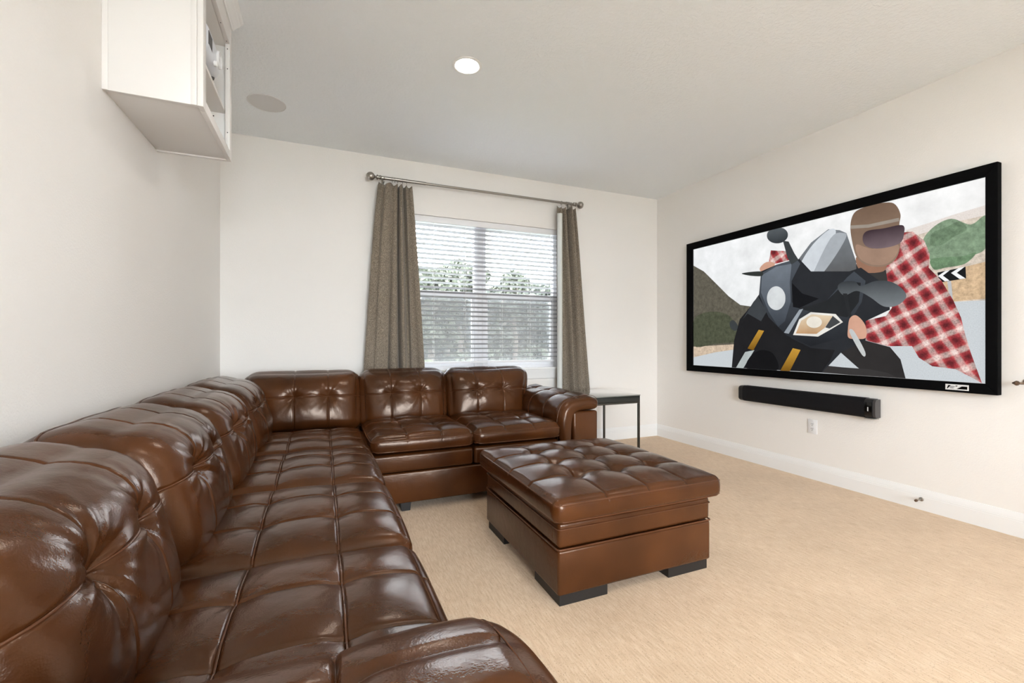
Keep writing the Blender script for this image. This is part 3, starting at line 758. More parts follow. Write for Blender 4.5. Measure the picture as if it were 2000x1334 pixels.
# ---------------------------------------------------------------- projection screen
SX = 3.530
scr = thing('projection_screen', (XR, 2.43, 1.45), 'wide wall-mounted projection screen showing a motorcycle rider, in a black frame', 'screen')
y0, y1, z0, z1 = 1.255, 3.612, 0.783, 2.114
iy0, iy1, iz0, iz1 = 1.308, 3.531, 0.845, 2.045
def bar(name, quad):
    """frame bar with mitred ends and a bevelled outer lip"""
    vs = []
    for (y, z) in quad: vs.append((XR-0.004, y, z))
    for (y, z) in quad: vs.append((SX, y, z))
    return obj(name, vs, [(0, 1, 2, 3), (7, 6, 5, 4), (0, 4, 5, 1), (1, 5, 6, 2), (2, 6, 7, 3), (3, 7, 4, 0)], M['velvet'], scr, sm=False)
g = 0.0
fr = [bar('frame_bar', [(y0, z1), (y1, z1), (iy1, iz1), (iy0, iz1)]), bar('frame_bar', [(y0, z0), (y1, z0), (iy1, iz0), (iy0, iz0)]),
      bar('frame_bar', [(y0, z0), (y0, z1), (iy0, iz1), (iy0, iz0)]), bar('frame_bar', [(y1, z0), (y1, z1), (iy1, iz1), (iy1, iz0)])]
for f_ in fr:
    md = f_.modifiers.new('edge', 'BEVEL'); md.width = 0.003; md.segments = 2
# maker's badge on the lower bar
def flat(name, polys, x, mat, parent):
    V = []; F = []
    for p in polys:
        k = len(V); V += [(x, y, z) for y, z in p]+[(x+0.0012, y, z) for y, z in p]; n = len(p)
        F += [tuple(range(k, k+n)), tuple(range(k+2*n-1, k+n-1, -1))]+[(k+i, k+(i+1) % n, k+n+(i+1) % n, k+n+i) for i in range(n)]
    return obj(name, V, F, mat, parent, sm=False)
bw, bh = 0.108, 0.034; byc, bzc = 1.432, 0.813
def Bq(pts): return [(byc+bw/2-bw*u, bzc-bh/2+bh*v) for u, v in pts]
bad = flat('badge', [Bq([(0, 0), (1, 0), (1, 1), (0, 1)])], SX-0.0014, M['print_white'], scr)
flat('badge_mark', [Bq([(0.07, 0.2), (0.13, 0.8), (0.24, 0.8), (0.10, 0.2)]), Bq([(0.22, 0.55), (0.42, 0.55), (0.40, 0.63), (0.21, 0.63)]), Bq([(0.20, 0.32), (0.36, 0.32), (0.36, 0.40), (0.19, 0.40)]),
                    Bq([(0.50, 0.2), (0.94, 0.2), (0.94, 0.72), (0.72, 0.72)]), Bq([(0.46, 0.80), (0.56, 0.80), (0.50, 0.66), (0.44, 0.66)])], SX-0.0028, M['black_gloss'], bad)

# the projected picture: flat coloured shapes on the screen cloth
def picture_mat(name, kind):
    N = Nodes(name)
    at = N.new('ShaderNodeAttribute'); at.attribute_name = 'Col'
    col = at.outputs['Color']
    v = N.coords()
    if kind == 0:
        f = N.noise(v, 7.0, 4.0, 0.6); r = N.ramp(f, [(0.3, (0.80, 0.80, 0.80, 1)), (0.7, (1.14, 1.14, 1.14, 1))])
        mx = N.new('ShaderNodeMix', data_type='RGBA', blend_type='MULTIPLY'); mx.inputs['Factor'].default_value = 0.6
        N.link(col, mx.inputs['A']); N.link(r, mx.inputs['B']); col = mx.outputs['Result']
    if kind in (1, 2):
        f = N.noise(v, 160 if kind == 1 else 26, 5.0, 0.75)
        r = N.ramp(f, [(0.25, (0.80, 0.80, 0.80, 1) if kind == 1 else (0.50, 0.50, 0.48, 1)), (0.75, (1.12, 1.12, 1.12, 1) if kind == 1 else (1.4, 1.4, 1.36, 1))])
        mx = N.new('ShaderNodeMix', data_type='RGBA', blend_type='MULTIPLY'); mx.inputs['Factor'].default_value = 1
        N.link(col, mx.inputs['A']); N.link(r, mx.inputs['B']); col = mx.outputs['Result']
    if kind == 3:
        a = N.new('ShaderNodeTexWave', bands_direction='Y'); a.inputs['Scale'].default_value = 3.2; a.inputs['Distortion'].default_value = 2.2; a.inputs['Detail'].default_value = 2
        b = N.new('ShaderNodeTexWave', bands_direction='Z'); b.inputs['Scale'].default_value = 2.8; b.inputs['Distortion'].default_value = 2.6; b.inputs['Detail'].default_value = 2
        rv = N.coords(rot=(0.5, 0, 0)); N.link(rv, a.inputs['Vector']); N.link(rv, b.inputs['Vector'])
        ra = N.ramp(a.outputs['Fac'], [(0.0, srgb(92, 34, 40)), (0.28, srgb(150, 52, 58)), (0.62, srgb(196, 84, 88)), (0.9, srgb(232, 208, 202))])
        rb = N.ramp(b.outputs['Fac'], [(0.0, srgb(98, 44, 46)), (0.3, srgb(168, 62, 68)), (0.7, srgb(190, 86, 88)), (0.93, srgb(236, 220, 212))])
        mx = N.new('ShaderNodeMix', data_type='RGBA'); mx.inputs['Factor'].default_value = 0.5; N.link(ra, mx.inputs['A']); N.link(rb, mx.inputs['B'])
        f = N.noise(v, 110, 3.0, 0.7); r = N.ramp(f, [(0.3, (0.55, 0.5, 0.5, 1)), (0.7, (1.3, 1.3, 1.3, 1))])
        m2 = N.new('ShaderNodeMix', data_type='RGBA', blend_type='MULTIPLY'); m2.inputs['Factor'].default_value = 1
        N.link(mx.outputs['Result'], m2.inputs['A']); N.link(r, m2.inputs['B']); col = m2.outputs['Result']
    N.set(Roughness=0.9, Specular_IOR_Level=0.05)
    dk = N.new('ShaderNodeMix', data_type='RGBA', blend_type='MULTIPLY'); dk.inputs['Factor'].default_value = 1; dk.inputs['B'].default_value = (0.10, 0.10, 0.10, 1)
    N.link(col, dk.inputs['A']); N.link(dk.outputs['Result'], N.b.inputs['Base Color'])
    N.link(col, N.b.inputs['Emission Color']); N.b.inputs['Emission Strength'].default_value = 0.385
    return N.m
PM = [picture_mat('projected_picture', 0), picture_mat('projected_road', 1), picture_mat('projected_hillside', 2), picture_mat('projected_plaid', 3)]
PIC_W,PIC_H=2.223,1.200
PIC=[
  ('road',(200, 206, 210),[(0, 0.101), (0.743, 0.204), (1.618, 0.388), (2.085, 0.491), (2.223, 0.496), (2.223, 0), (0, 0)],1,0,None),
  ('verge',(206, 186, 166),[(0, 0.197), (0.281, 0.222), (0.565, 0.234), (0.743, 0.204), (0.281, 0.139), (0, 0.081)],2,0,None),
  ('hill',(98, 94, 84),[(0, 1.033), (0.137, 0.953), (0.281, 0.82), (0.438, 0.673), (0.565, 0.582), (0.705, 0.554), (0.762, 0.238), (0.503, 0.219), (0, 0.191)],2,0,None),
  ('bush',(80, 84, 68),[(0, 0.456), (0.112, 0.529), (0.281, 0.538), (0.438, 0.492), (0.524, 0.38), (0.565, 0.255), (0.281, 0.222), (0, 0.201)],2,1,None),
  ('hill2',(212, 200, 188),[(1.811, 0.966), (1.944, 0.991), (2.085, 1.015), (2.223, 1.029), (2.223, 0.485), (2.067, 0.486), (1.944, 0.618)],2,0,None),
  ('hill3',(226, 218, 212),[(1.832, 0.98), (1.944, 0.997), (2.085, 1.021), (2.223, 1.038), (2.223, 0.979), (2.112, 0.974), (1.993, 0.949), (1.894, 0.935)],1,0,None),
  ('green',(128, 150, 126),[(1.925, 0.891), (1.983, 0.97), (2.067, 0.997), (2.155, 0.94), (2.223, 0.974), (2.223, 0.796), (2.155, 0.752), (2.058, 0.722), (1.993, 0.703), (1.954, 0.788)],2,1,None),
  ('green2',(110, 132, 108),[(1.974, 0.93), (2.04, 0.95), (2.103, 0.97), (2.138, 0.916), (2.076, 0.883), (2.021, 0.847), (1.964, 0.859)],2,1,None),
  ('green3',(112, 140, 110),[(1.964, 0.762), (2.04, 0.767), (2.12, 0.758), (2.18, 0.77), (2.129, 0.711), (2.04, 0.702), (1.983, 0.698)],2,1,None),
  ('field',(206, 178, 146),[(2.002, 0.671), (2.223, 0.709), (2.223, 0.494), (2.076, 0.49)],2,0,None),
  ('signpost',(190, 192, 194),[(2.047, 0.618), (2.065, 0.616), (2.074, 0.497), (2.058, 0.499)],0,0,None),
  ('sign',(28, 30, 32),[(1.999, 0.677), (2.132, 0.693), (2.135, 0.623), (2.01, 0.613)],0,0,None),
  ('chev',(236, 238, 240),[(2.002, 0.655), (2.038, 0.681), (2.06, 0.683), (2.026, 0.654), (2.058, 0.619), (2.036, 0.617)],0,0,None),
  ('chev',(236, 238, 240),[(2.065, 0.665), (2.101, 0.69), (2.127, 0.692), (2.092, 0.662), (2.132, 0.623), (2.106, 0.622)],0,0,None),
  ('trousers',(48, 46, 46),[(1.388, 0.253), (1.594, 0.253), (1.746, 0.207), (1.806, 0.125), (1.834, 0), (1.618, 0), (1.545, 0.06), (1.428, 0.168)],0,0,None),
  ('trousers2',(56, 54, 54),[(1.304, 0.062), (1.442, 0.054), (1.618, 0.05), (1.734, 0.031), (1.79, 0), (1.494, 0), (1.289, 0.005)],0,0,None),
  ('shirt',(58, 57, 56),[(1.494, 0.813), (1.718, 0.764), (1.734, 0.644), (1.746, 0.46), (1.57, 0.39), (1.442, 0.594)],0,0,None),
  ('jacket',(168, 60, 66),[(1.79, 0.971), (1.874, 0.962), (1.934, 0.889), (1.962, 0.799), (1.956, 0.714), (2.021, 0.621), (2.076, 0.497), (2.112, 0.39), (2.129, 0.297), (2.155, 0.183), (2.205, 0.001), (2.163, 0.03), (2.085, 0.077), (1.974, 0.089), (1.905, 0.141), (1.869, 0.215), (1.734, 0.213), (1.6, 0.253), (1.582, 0.389), (1.723, 0.42), (1.757, 0.473), (1.734, 0.644), (1.718, 0.764), (1.768, 0.847)],3,0,None),
  ('sleeve',(160, 58, 62),[(0.872, 1.028), (1.018, 0.993), (1.043, 0.917), (0.907, 0.904), (0.854, 0.932)],3,0,None),
  ('glove',(206, 160, 138),[(0.766, 0.888), (0.827, 0.933), (0.904, 0.914), (0.89, 0.869), (0.799, 0.849)],0,1,None),
  ('neck',(150, 112, 92),[(1.545, 0.86), (1.712, 0.791), (1.706, 0.726), (1.57, 0.746)],0,1,None),
  ('helmet',(116, 94, 78),[(1.5, 1.091), (1.526, 1.176), (1.6, 1.2), (1.689, 1.2), (1.768, 1.176), (1.806, 1.095), (1.8, 1.02), (1.806, 0.891), (1.779, 0.799), (1.718, 0.761), (1.618, 0.779), (1.545, 0.846), (1.513, 0.963)],0,1,(142, 120, 104)),
  ('chin',(158, 130, 112),[(1.539, 0.944), (1.642, 0.894), (1.79, 0.894), (1.776, 0.813), (1.712, 0.771), (1.618, 0.793), (1.555, 0.851)],0,1,None),
  ('visor',(60, 46, 52),[(1.58, 0.977), (1.606, 1.025), (1.712, 1.021), (1.816, 1.018), (1.827, 0.962), (1.8, 0.898), (1.689, 0.887), (1.606, 0.917)],0,1,(120, 104, 110)),
  ('stripe',(150, 140, 130),[(1.5, 1.091), (1.618, 1.07), (1.798, 1.071), (1.8, 1.048), (1.618, 1.047), (1.502, 1.066)],0,0,None),
  ('screen',(126, 132, 138),[(1.099, 0.892), (1.216, 1.024), (1.346, 1.099), (1.428, 1.073), (1.474, 1.041), (1.539, 0.82), (1.539, 0.737), (1.36, 0.646), (1.2, 0.587), (1.059, 0.726)],0,0,(70, 66, 62)),
  ('glare',(206, 212, 218),[(1.139, 0.885), (1.23, 1.006), (1.346, 1.092), (1.401, 1.072), (1.36, 0.951), (1.245, 0.793), (1.139, 0.731), (1.092, 0.768)],0,1,None),
  ('glare2',(168, 174, 180),[(1.36, 1.023), (1.455, 1.046), (1.468, 1.001), (1.36, 0.835), (1.216, 0.676), (1.2, 0.709)],0,1,None),
  ('bodyfill',(44, 46, 50),[(0.781, 0.86), (0.925, 0.896), (1.123, 0.911), (1.216, 0.797), (1.494, 0.757), (1.57, 0.773), (1.734, 0.618), (1.746, 0.46), (1.6, 0.389), (1.6, 0.253), (1.442, 0.168), (1.304, 0.01), (0.481, 0), (0.503, 0.255), (0.596, 0.466), (0.762, 0.66)],0,0,None),
  ('mass',(34, 34, 36),[(0.565, 0.45), (0.762, 0.643), (0.854, 0.453), (1.059, 0.27), (1.216, 0.193), (1.394, 0.181), (1.36, 0.101), (1.296, 0.005), (0.477, 0), (0.503, 0.255)],0,0,None),
  ('fender',(62, 66, 70),[(0.781, 0.423), (0.646, 0.498), (0.596, 0.448), (0.705, 0.597), (0.753, 0.644), (0.836, 0.504)],0,0,None),
  ('fairing',(78, 84, 92),[(0.781, 0.843), (0.925, 0.896), (1.099, 0.915), (1.131, 0.871), (1.059, 0.741), (1.059, 0.568), (1.123, 0.509), (1.332, 0.554), (1.481, 0.717), (1.526, 0.752), (1.6, 0.674), (1.576, 0.526), (1.5, 0.393), (1.455, 0.274), (1.216, 0.208), (1.018, 0.294), (0.854, 0.453), (0.762, 0.66)],0,0,(36, 38, 42)),
  ('panel',(112, 120, 130),[(0.79, 0.825), (0.925, 0.88), (1.059, 0.883), (1.043, 0.728), (1.051, 0.569), (1.001, 0.414), (0.942, 0.368), (0.854, 0.502), (0.781, 0.675)],0,0,(60, 66, 74)),
  ('sidepanel',(40, 42, 44),[(1.123, 0.509), (1.332, 0.554), (1.481, 0.689), (1.57, 0.664), (1.557, 0.528), (1.481, 0.422), (1.216, 0.48)],0,0,None),
  ('edge',(150, 158, 166),[(0.993, 0.318), (1.123, 0.501), (1.155, 0.507), (1.035, 0.309)],0,0,None),
  ('duct',(24, 25, 28),[(1.062, 0.725), (1.147, 0.63), (1.278, 0.577), (1.123, 0.514), (1.072, 0.527)],0,0,None),
  ('lamp',(206, 210, 212),[(1.006, 0.605), (1.003, 0.574), (0.991, 0.548), (0.973, 0.527), (0.95, 0.514), (0.925, 0.511), (0.899, 0.518), (0.875, 0.534), (0.856, 0.558), (0.844, 0.587), (0.839, 0.619), (0.844, 0.651), (0.856, 0.678), (0.875, 0.699), (0.899, 0.711), (0.925, 0.713), (0.95, 0.705), (0.973, 0.688), (0.991, 0.664), (1.003, 0.635)],0,1,None),
  ('lightrim',(228, 226, 220),[(1.072, 0.298), (1.123, 0.424), (1.216, 0.476), (1.401, 0.451), (1.452, 0.388), (1.36, 0.333), (1.272, 0.283)],0,0,None),
  ('light',(222, 206, 178),[(1.095, 0.31), (1.139, 0.412), (1.223, 0.459), (1.381, 0.438), (1.321, 0.349), (1.26, 0.304)],0,0,(190, 150, 110)),
  ('lightin',(236, 230, 218),[(1.301, 0.394), (1.298, 0.38), (1.29, 0.368), (1.277, 0.359), (1.261, 0.353), (1.242, 0.351), (1.224, 0.354), (1.207, 0.361), (1.194, 0.371), (1.185, 0.384), (1.182, 0.398), (1.185, 0.412), (1.194, 0.425), (1.207, 0.434), (1.224, 0.44), (1.242, 0.441), (1.261, 0.438), (1.277, 0.431), (1.29, 0.42), (1.298, 0.408)],0,1,None),
  ('lightdark',(70, 72, 74),[(1.381, 0.438), (1.435, 0.388), (1.357, 0.343), (1.326, 0.353)],0,0,None),
  ('stem',(62, 66, 68),[(0.985, 1.087), (1.035, 1.069), (1.083, 0.965), (1.119, 0.904), (1.059, 0.875), (1.026, 0.936)],0,0,None),
  ('mirror',(84, 90, 94),[(1.029, 1.131), (1.027, 1.11), (1.016, 1.093), (0.997, 1.08), (0.973, 1.073), (0.944, 1.073), (0.914, 1.08), (0.886, 1.093), (0.863, 1.111), (0.847, 1.132), (0.84, 1.154), (0.842, 1.176), (0.854, 1.194), (0.874, 1.2), (0.9, 1.2), (0.93, 1.2), (0.959, 1.2), (0.986, 1.191), (1.008, 1.173), (1.023, 1.152)],0,1,(50, 54, 58)),
  ('mirror',(54, 58, 62),[(1.417, 0.661), (1.455, 0.686), (1.532, 0.679), (1.57, 0.642), (1.666, 0.666), (1.757, 0.648), (1.822, 0.589), (1.84, 0.536), (1.79, 0.486), (1.712, 0.486), (1.63, 0.556), (1.545, 0.609), (1.468, 0.584), (1.428, 0.617)],0,1,(120, 126, 130)),
  ('mirrorstem',(44, 46, 48),[(1.452, 0.6), (1.481, 0.597), (1.513, 0.42), (1.494, 0.414)],0,0,None),
  ('bar',(52, 56, 54),[(0.592, 0.87), (0.781, 0.86), (0.792, 0.818), (0.666, 0.839)],0,1,None),
  ('glove',(206, 160, 138),[(1.5, 0.414), (1.545, 0.432), (1.6, 0.361), (1.604, 0.273), (1.539, 0.264), (1.49, 0.274), (1.487, 0.337)],0,1,None),
  ('lever',(196, 200, 200),[(1.498, 0.312), (1.526, 0.322), (1.6, 0.171), (1.58, 0.149)],0,1,None),
  ('fork',(196, 150, 60),[(0.65, 0.182), (0.762, 0.348), (0.814, 0.338), (0.709, 0.166)],0,0,(120, 84, 24)),
  ('fork',(196, 150, 60),[(0.964, 0), (1.072, 0.191), (1.136, 0.177), (1.046, 0)],0,0,(120, 84, 24)),
  ('silver',(176, 184, 184),[(0.528, 0), (0.626, 0.15), (0.72, 0.169), (0.606, 0)],0,0,None),
  ('tyre',(22, 22, 24),[(0.646, 0), (0.685, 0.117), (0.799, 0.171), (0.907, 0.132), (0.933, 0)],0,1,None),
  ('peg',(60, 64, 66),[(0.46, 0.427), (0.503, 0.443), (0.549, 0.388), (0.524, 0.344), (0.471, 0.373)],0,1,None),
]
#proj [(-0.44, 2.181, 2.4), (-0.44, 2.45, 2.373), (-0.44, 2.427, 2.401), (-0.44, 2.532, 2.333), (-0.44, 2.569, 2.466)]

def crom(pts, m=5):
    n = len(pts); out = []
    for i in range(n):
        p0, p1, p2, p3 = [np.array(pts[(i+k) % n]) for k in (-1, 0, 1, 2)]
        for j in range(m):
            t = j/m; out.append(tuple(0.5*((2*p1)+(-p0+p2)*t+(2*p0-5*p1+4*p2-p3)*t*t+(-p0+3*p1-3*p2+p3)*t**3)))
    return out
def picture():
    from mathutils.geometry import tessellate_polygon
    V = [(0, 0, 0), (0, -PIC_W, 0), (0, -PIC_W, PIC_H), (0, 0, PIC_H)]; F = [(0, 1, 2, 3)]; MI = [0]
    COL = [srgb(226, 230, 232), srgb(232, 230, 228), srgb(240, 240, 240), srgb(236, 238, 240)]
    for k, (nm, col, pts, tex, sm_, col2) in enumerate(PIC):
        if sm_: pts = crom(pts)
        pts = [(min(max(a, 0.001), PIC_W-0.001), min(max(b, 0.001), PIC_H-0.001)) for a, b in pts]
        x = -0.00025*(k+1); base = len(V)
        zs = [b for a, b in pts]; lo, hi = min(zs), max(zs)
        for a, b in pts:
            V.append((x, -a, b))
            c1 = srgb(*col)
            if col2: c2_ = srgb(*col2); t = (hi-b)/(hi-lo+1e-6); c1 = tuple(p*(1-t)+q*t for p, q in zip(c1, c2_))
            COL.append(c1)
        for tri in tessellate_polygon([[Vector((a, b, 0)) for a, b in pts]]):
            F.append(tuple(base+i for i in tri)); MI.append(tex)
    me = bpy.data.meshes.new('picture'); me.from_pydata(V, [], F); me.update()
    for m_ in PM: me.materials.append(m_)
    me.polygons.foreach_set('material_index', MI)
    ca = me.color_attributes.new('Col', 'FLOAT_COLOR', 'POINT')
    ca.data.foreach_set('color', [c for v in COL for c in v])
    o = bpy.data.objects.new('picture', me); C.objects.link(o); o.parent = scr
    o.location = Vector((SX+0.018, iy1, iz0))-scr.location
    o['label'] = 'projected picture of a rider in a red checked jacket on a dark motorcycle'
picture()
box('backing', (SX+0.019, iy0, iz0), (SX+0.03, iy1, iz1), M['print_white'], scr, r=0)

# ---------------------------------------------------------------- soundbar
sb = thing('soundbar', (XR, 2.405, 0.62), 'long black soundbar mounted on the wall under the projection screen', 'soundbar')
sy0, sy1, sz0, sz1 = 1.855, 2.955, 0.553, 0.691
def bar_prof(d):   # cross-section in (x, z)
    pts = []
    xf_ = XR-0.075; r = 0.03
    for cx, cz, a0 in ((xf_+r, sz1-r, PI/2), (xf_+r, sz0+r, PI)):
        for i in range(7):
            a = a0+PI/2*i/6; pts.append((cx+(r-d)*math.cos(a), cz+(r-d)*math.sin(a)))
    pts += [(XR-0.008, sz0+d), (XR-0.008, sz1-d)]
    return pts
prism('grille', bar_prof(0.0), 1, sy0+0.068, sy1-0.045, M['grille'], sb, angle=40)
prism('end_cap', bar_prof(0.002), 1, sy1-0.0445, sy1-0.010, M['black_plastic'], sb, angle=40)
prism('end_cap', bar_prof(0.006), 1, sy1-0.0095, sy1, M['black_plastic'], sb, angle=40)
prism('end_cap', bar_prof(0.002), 1, sy0+0.016, sy0+0.0675, M['black_plastic'], sb, angle=40)
prism('end_cap', bar_prof(0.005), 1, sy0, sy0+0.0155, M['grey_plastic'], sb, angle=40)
dsp = box('display', (XR-0.0765, sy0+0.018, sz0+0.022), (XR-0.0742, sy0+0.064, sz1-0.026), M['black_gloss'], sb, r=0.0005)
flat('display_text', [[(sy0+0.039, 0.604+0.010*i), (sy0+0.045, 0.604+0.010*i), (sy0+0.045, 0.611+0.010*i), (sy0+0.042, 0.613+0.010*i), (sy0+0.039, 0.611+0.010*i)] for i in range(3)], XR-0.0782, M['print_white'], dsp)
box('wall_bracket', (XR-0.06, sy0+0.012, sz0-0.008), (XR, sy0+0.075, sz0-0.001), M['silver'], sb, r=0.002)

# ---------------------------------------------------------------- outlet, door stop, hook
ol = thing('wall_outlet', (XR, 2.327, 0.415), 'white duplex wall outlet under the soundbar', 'outlet')
box('cover_plate', (XR-0.006, 2.290, 0.358), (XR, 2.364, 0.472), M['white_plastic'], ol, r=0.003)
for zc in (0.434, 0.396):
    rc = lathe('receptacle', [(0, 0.0165), (0.002, 0.0165)], (XR-0.0062, 2.327, zc), (-1, 0, 0), M['white_plastic'], ol, n=20)
    boxes('slot', [((XR-0.0092, 2.327+d-0.0012, zc-0.001), (XR-0.0083, 2.327+d+0.0012, zc+0.008)) for d in (-0.0065, 0.0065)]+[((XR-0.0092, 2.3245, zc-0.011), (XR-0.0083, 2.3295, zc-0.006))], M['hole'], rc, r=0)
lathe('screw', [(0, 0.003), (0.0015, 0.0025)], (XR-0.0062, 2.327, 0.415), (-1, 0, 0), M['white_plastic'], ol, n=10)

ds = thing('door_stop', (XR-0.016, 1.622, 0.07), 'small bronze rod door stop on the baseboard', 'door stop')
lathe('mounting_plate', [(0, 0.013), (0.004, 0.012), (0.008, 0.006)], (XR-0.016, 1.622, 0.07), (-1, 0, 0), M['nickel'], ds, n=18)
lathe('rod', [(0.008, 0.0045), (0.055, 0.0045)], (XR-0.016, 1.622, 0.07), (-1, 0, 0), M['nickel'], ds, n=12)
lathe('tip', [(0.055, 0.008), (0.066, 0.008), (0.072, 0.005)], (XR-0.016, 1.622, 0.07), (-1, 0, 0), M['bronze'], ds, n=14)

hk = thing('wall_hook', (XR, 1.15, 0.87), 'small dark bronze wall hook at the right of the projection screen', 'hook')
lathe('mounting_plate', [(0, 0.022), (0.004, 0.022), (0.008, 0.016)], (XR, 1.150, 0.866), (-1, 0, 0), M['bronze'], hk, n=20)
tube('arm', [(XR-0.004, 1.150, 0.866), (XR-0.03, 1.150, 0.863), (XR-0.05, 1.157, 0.860), (XR-0.055, 1.168, 0.860)], 0.006, M['bronze'], hk)
lathe('knob', [(0, 0.004), (0.006, 0.012), (0.014, 0.014), (0.020, 0.010), (0.030, 0.003)], (XR-0.055, 1.166, 0.860), (0, 1, 0), M['bronze'], hk, n=16)

# ---------------------------------------------------------------- ceiling fittings
def downlight(x, y, label, group=None):
    c = thing('recessed_light', (x, y, ZC), label, 'ceiling light', group)
    lathe('trim_ring', [(0.0, 0.088), (0.003, 0.088), (0.006, 0.082), (0.007, 0.074), (0.004, 0.068), (0.0, 0.068)], (x, y, ZC), (0, 0, -1), M['trim'], c, n=40)
    lathe('lens', [(0.0, 0.067), (0.003, 0.067), (0.0055, 0.05), (0.0065, 0.02)], (x, y, ZC-0.001), (0, 0, -1), M['lens'], c, n=40)
downlight(0.795, 2.56, 'round recessed ceiling light, switched on, in front of the window')
for x, y, where in ((0.80, 0.30, 'just behind the viewer on the sofa side'), (2.50, 0.30, 'just behind the viewer on the screen side'),
                    (0.80, -1.50, 'far behind the viewer on the sofa side'), (2.50, -1.50, 'far behind the viewer on the screen side')):
    downlight(x, y, 'unseen fill light added to the ceiling ' + where, 'added fill lights behind the viewer')  # lamps added out of view to raise the room's brightness
sp = thing('ceiling_speaker', (-0.355, 3.505, ZC), 'round grey flush speaker grille in the ceiling near the corner', 'speaker')
lathe('rim', [(0, 0.120), (0.003, 0.120), (0.005, 0.117), (0.003, 0.115), (0, 0.115)], (-0.355, 3.505, ZC), (0, 0, -1), M['speaker_mesh'], sp, n=48)
lathe('grille', [(0, 0.1145), (0.002, 0.1145), (0.004, 0.09), (0.005, 0.04), (0.0052, 0.005)], (-0.355, 3.505, ZC), (0, 0, -1), M['speaker_mesh'], sp, n=48)

# ---------------------------------------------------------------- wall cabinet with projector
kx0, kx1, ky0, ky1, kz0 = XL, -0.43, 2.08, 2.671, 2.01
cab = thing('wall_cabinet', (XL, 2.375, kz0), 'white open-fronted wall cabinet with crown moulding up at the ceiling', 'cabinet')
W = M['cabinet']; M['projector'] = plain('projector_plastic', (0.66, 0.68, 0.73, 1), 0.35)
sp_ = box('side_panel', (kx0, ky0, kz0), (kx1-0.0205, ky0+0.018, ZC), W, cab, r=0.0015)
boxes('panel_strip', [((kx0, ky0-0.003, kz0), (kx0+0.018, ky0-0.0005, ZC)), ((kx1-0.04, ky0-0.003, kz0), (kx1-0.0205, ky0-0.0005, ZC))], W, sp_, r=0.001)
fp = box('side_panel', (kx0, ky1-0.018, kz0), (kx1-0.0205, ky1, ZC), W, cab, r=0.0015)
box('bottom_panel', (kx0, ky0+0.0185, kz0+0.006), (kx1-0.0205, ky1-0.0185, kz0+0.03), W, cab, r=0.001)
box('back_panel', (kx0+0.001, ky0+0.0185, kz0+0.031), (kx0+0.012, ky1-0.0185, ZC-0.001), W, cab, r=0)
sh_ = box('shelf', (kx0+0.0125, ky0+0.019, 2.245), (kx1-0.023, ky1-0.019, 2.263), W, cab, r=0.001)
fz1 = 2.585
ff = [((kx1-0.02, ky0, kz0), (kx1, ky0+0.048, ZC)), ((kx1-0.02, ky1-0.048, kz0), (kx1, ky1, ZC)),
      ((kx1-0.02, ky0+0.0485, kz0), (kx1, ky1-0.0485, kz0+0.042)), ((kx1-0.02, ky0+0.0485, fz1), (kx1, ky1-0.0485, ZC))]
for nm, s_ in zip(('stile', 'stile', 'rail', 'rail'), ff): box(nm, s_[0], s_[1], W, cab, r=0.0015)
box('top_panel', (kx0+0.0125, ky0+0.019, fz1), (kx1-0.0205, ky1-0.019, fz1+0.018), W, cab, r=0.001)
for k in range(5):
    lathe('shelf_pin_hole', [(0, 0.0032), (0.0006, 0.0032)], (kx1-0.075, ky1-0.018, 2.225-0.03*k), (0, -1, 0), M['hole'], fp, n=10)
for z in (2.14, 2.46, 2.56): lathe('screw_hole', [(0, 0.0026), (0.0006, 0.0026)], (kx1-0.010, ky1-0.048, z), (0, -1, 0), M['hole'], cab, n=10)
for y in (2.46, 2.60): lathe('screw_hole', [(0, 0.0026), (0.0006, 0.0026)], (kx1-0.010, y, fz1), (0, 0, -1), M['hole'], cab, n=10)
crown = [(0, 2.685), (0.006, 2.683), (0.010, 2.690), (0.014, 2.692), (0.020, 2.700), (0.030, 2.708), (0.036, 2.712), (0.040, 2.720), (0.048, 2.724), (0.052, 2.732), (0.052, 2.7395), (0, 2.7395)]
prism('crown_moulding', [(kx1+0.0005+a, b) for a, b in crown], 1, ky0-0.052, ky1, M['trim'], cab, angle=25)
prism('crown_moulding', [(ky0-0.0035-a, b) for a, b in crown], 0, kx0, kx1, M['trim'], cab, angle=25)

pj = thing('projector', (-0.58, 2.31, 2.2632), 'white rounded home projector on the cabinet shelf', 'projector')
px0, px1, py0, py1, pz = -0.70, -0.427, 2.134, 2.392, 2.270
bm = bmesh.new(); bbox(bm, (px0, py0, pz), (px1, py1, pz+0.128), 0.034, 6); from_bm('body', bm, M['projector'], pj)
for a, b in ((px0+0.03, py0+0.03), (px0+0.03, py1-0.03), (px1-0.03, py0+0.03), (px1-0.03, py1-0.03)):
    lathe('foot', [(0, 0.010), (0.008, 0.012)], (a, b, 2.2632), (0, 0, 1), M['grey_plastic'], pj, n=12)
ln = lathe('lens_barrel', [(-0.01, 0.036), (0.006, 0.036), (0.010, 0.033), (0.008, 0.028), (0.0, 0.025)], (px1, 2.335, pz+0.070), (1, 0, 0), M['white_plastic'], pj, n=32)
lathe('lens_glass', [(0, 0.0245), (0.003, 0.017), (0.004, 0.005)], (px1+0.0003, 2.335, pz+0.070), (1, 0, 0), M['grey_plastic'], ln, n=24)
for k in range(8): box('vent_slot', (px1-0.0015, py0+0.025+0.008*k, pz+0.035), (px1+0.0008, py0+0.029+0.008*k, pz+0.09), M['grey_plastic'], pj, r=0)
lathe('focus_knob', [(0, 0.012), (0.010, 0.012), (0.012, 0.010)], (px1-0.004, 2.272, pz+0.018), (1, 0, 0), M['white_plastic'], pj, n=18)
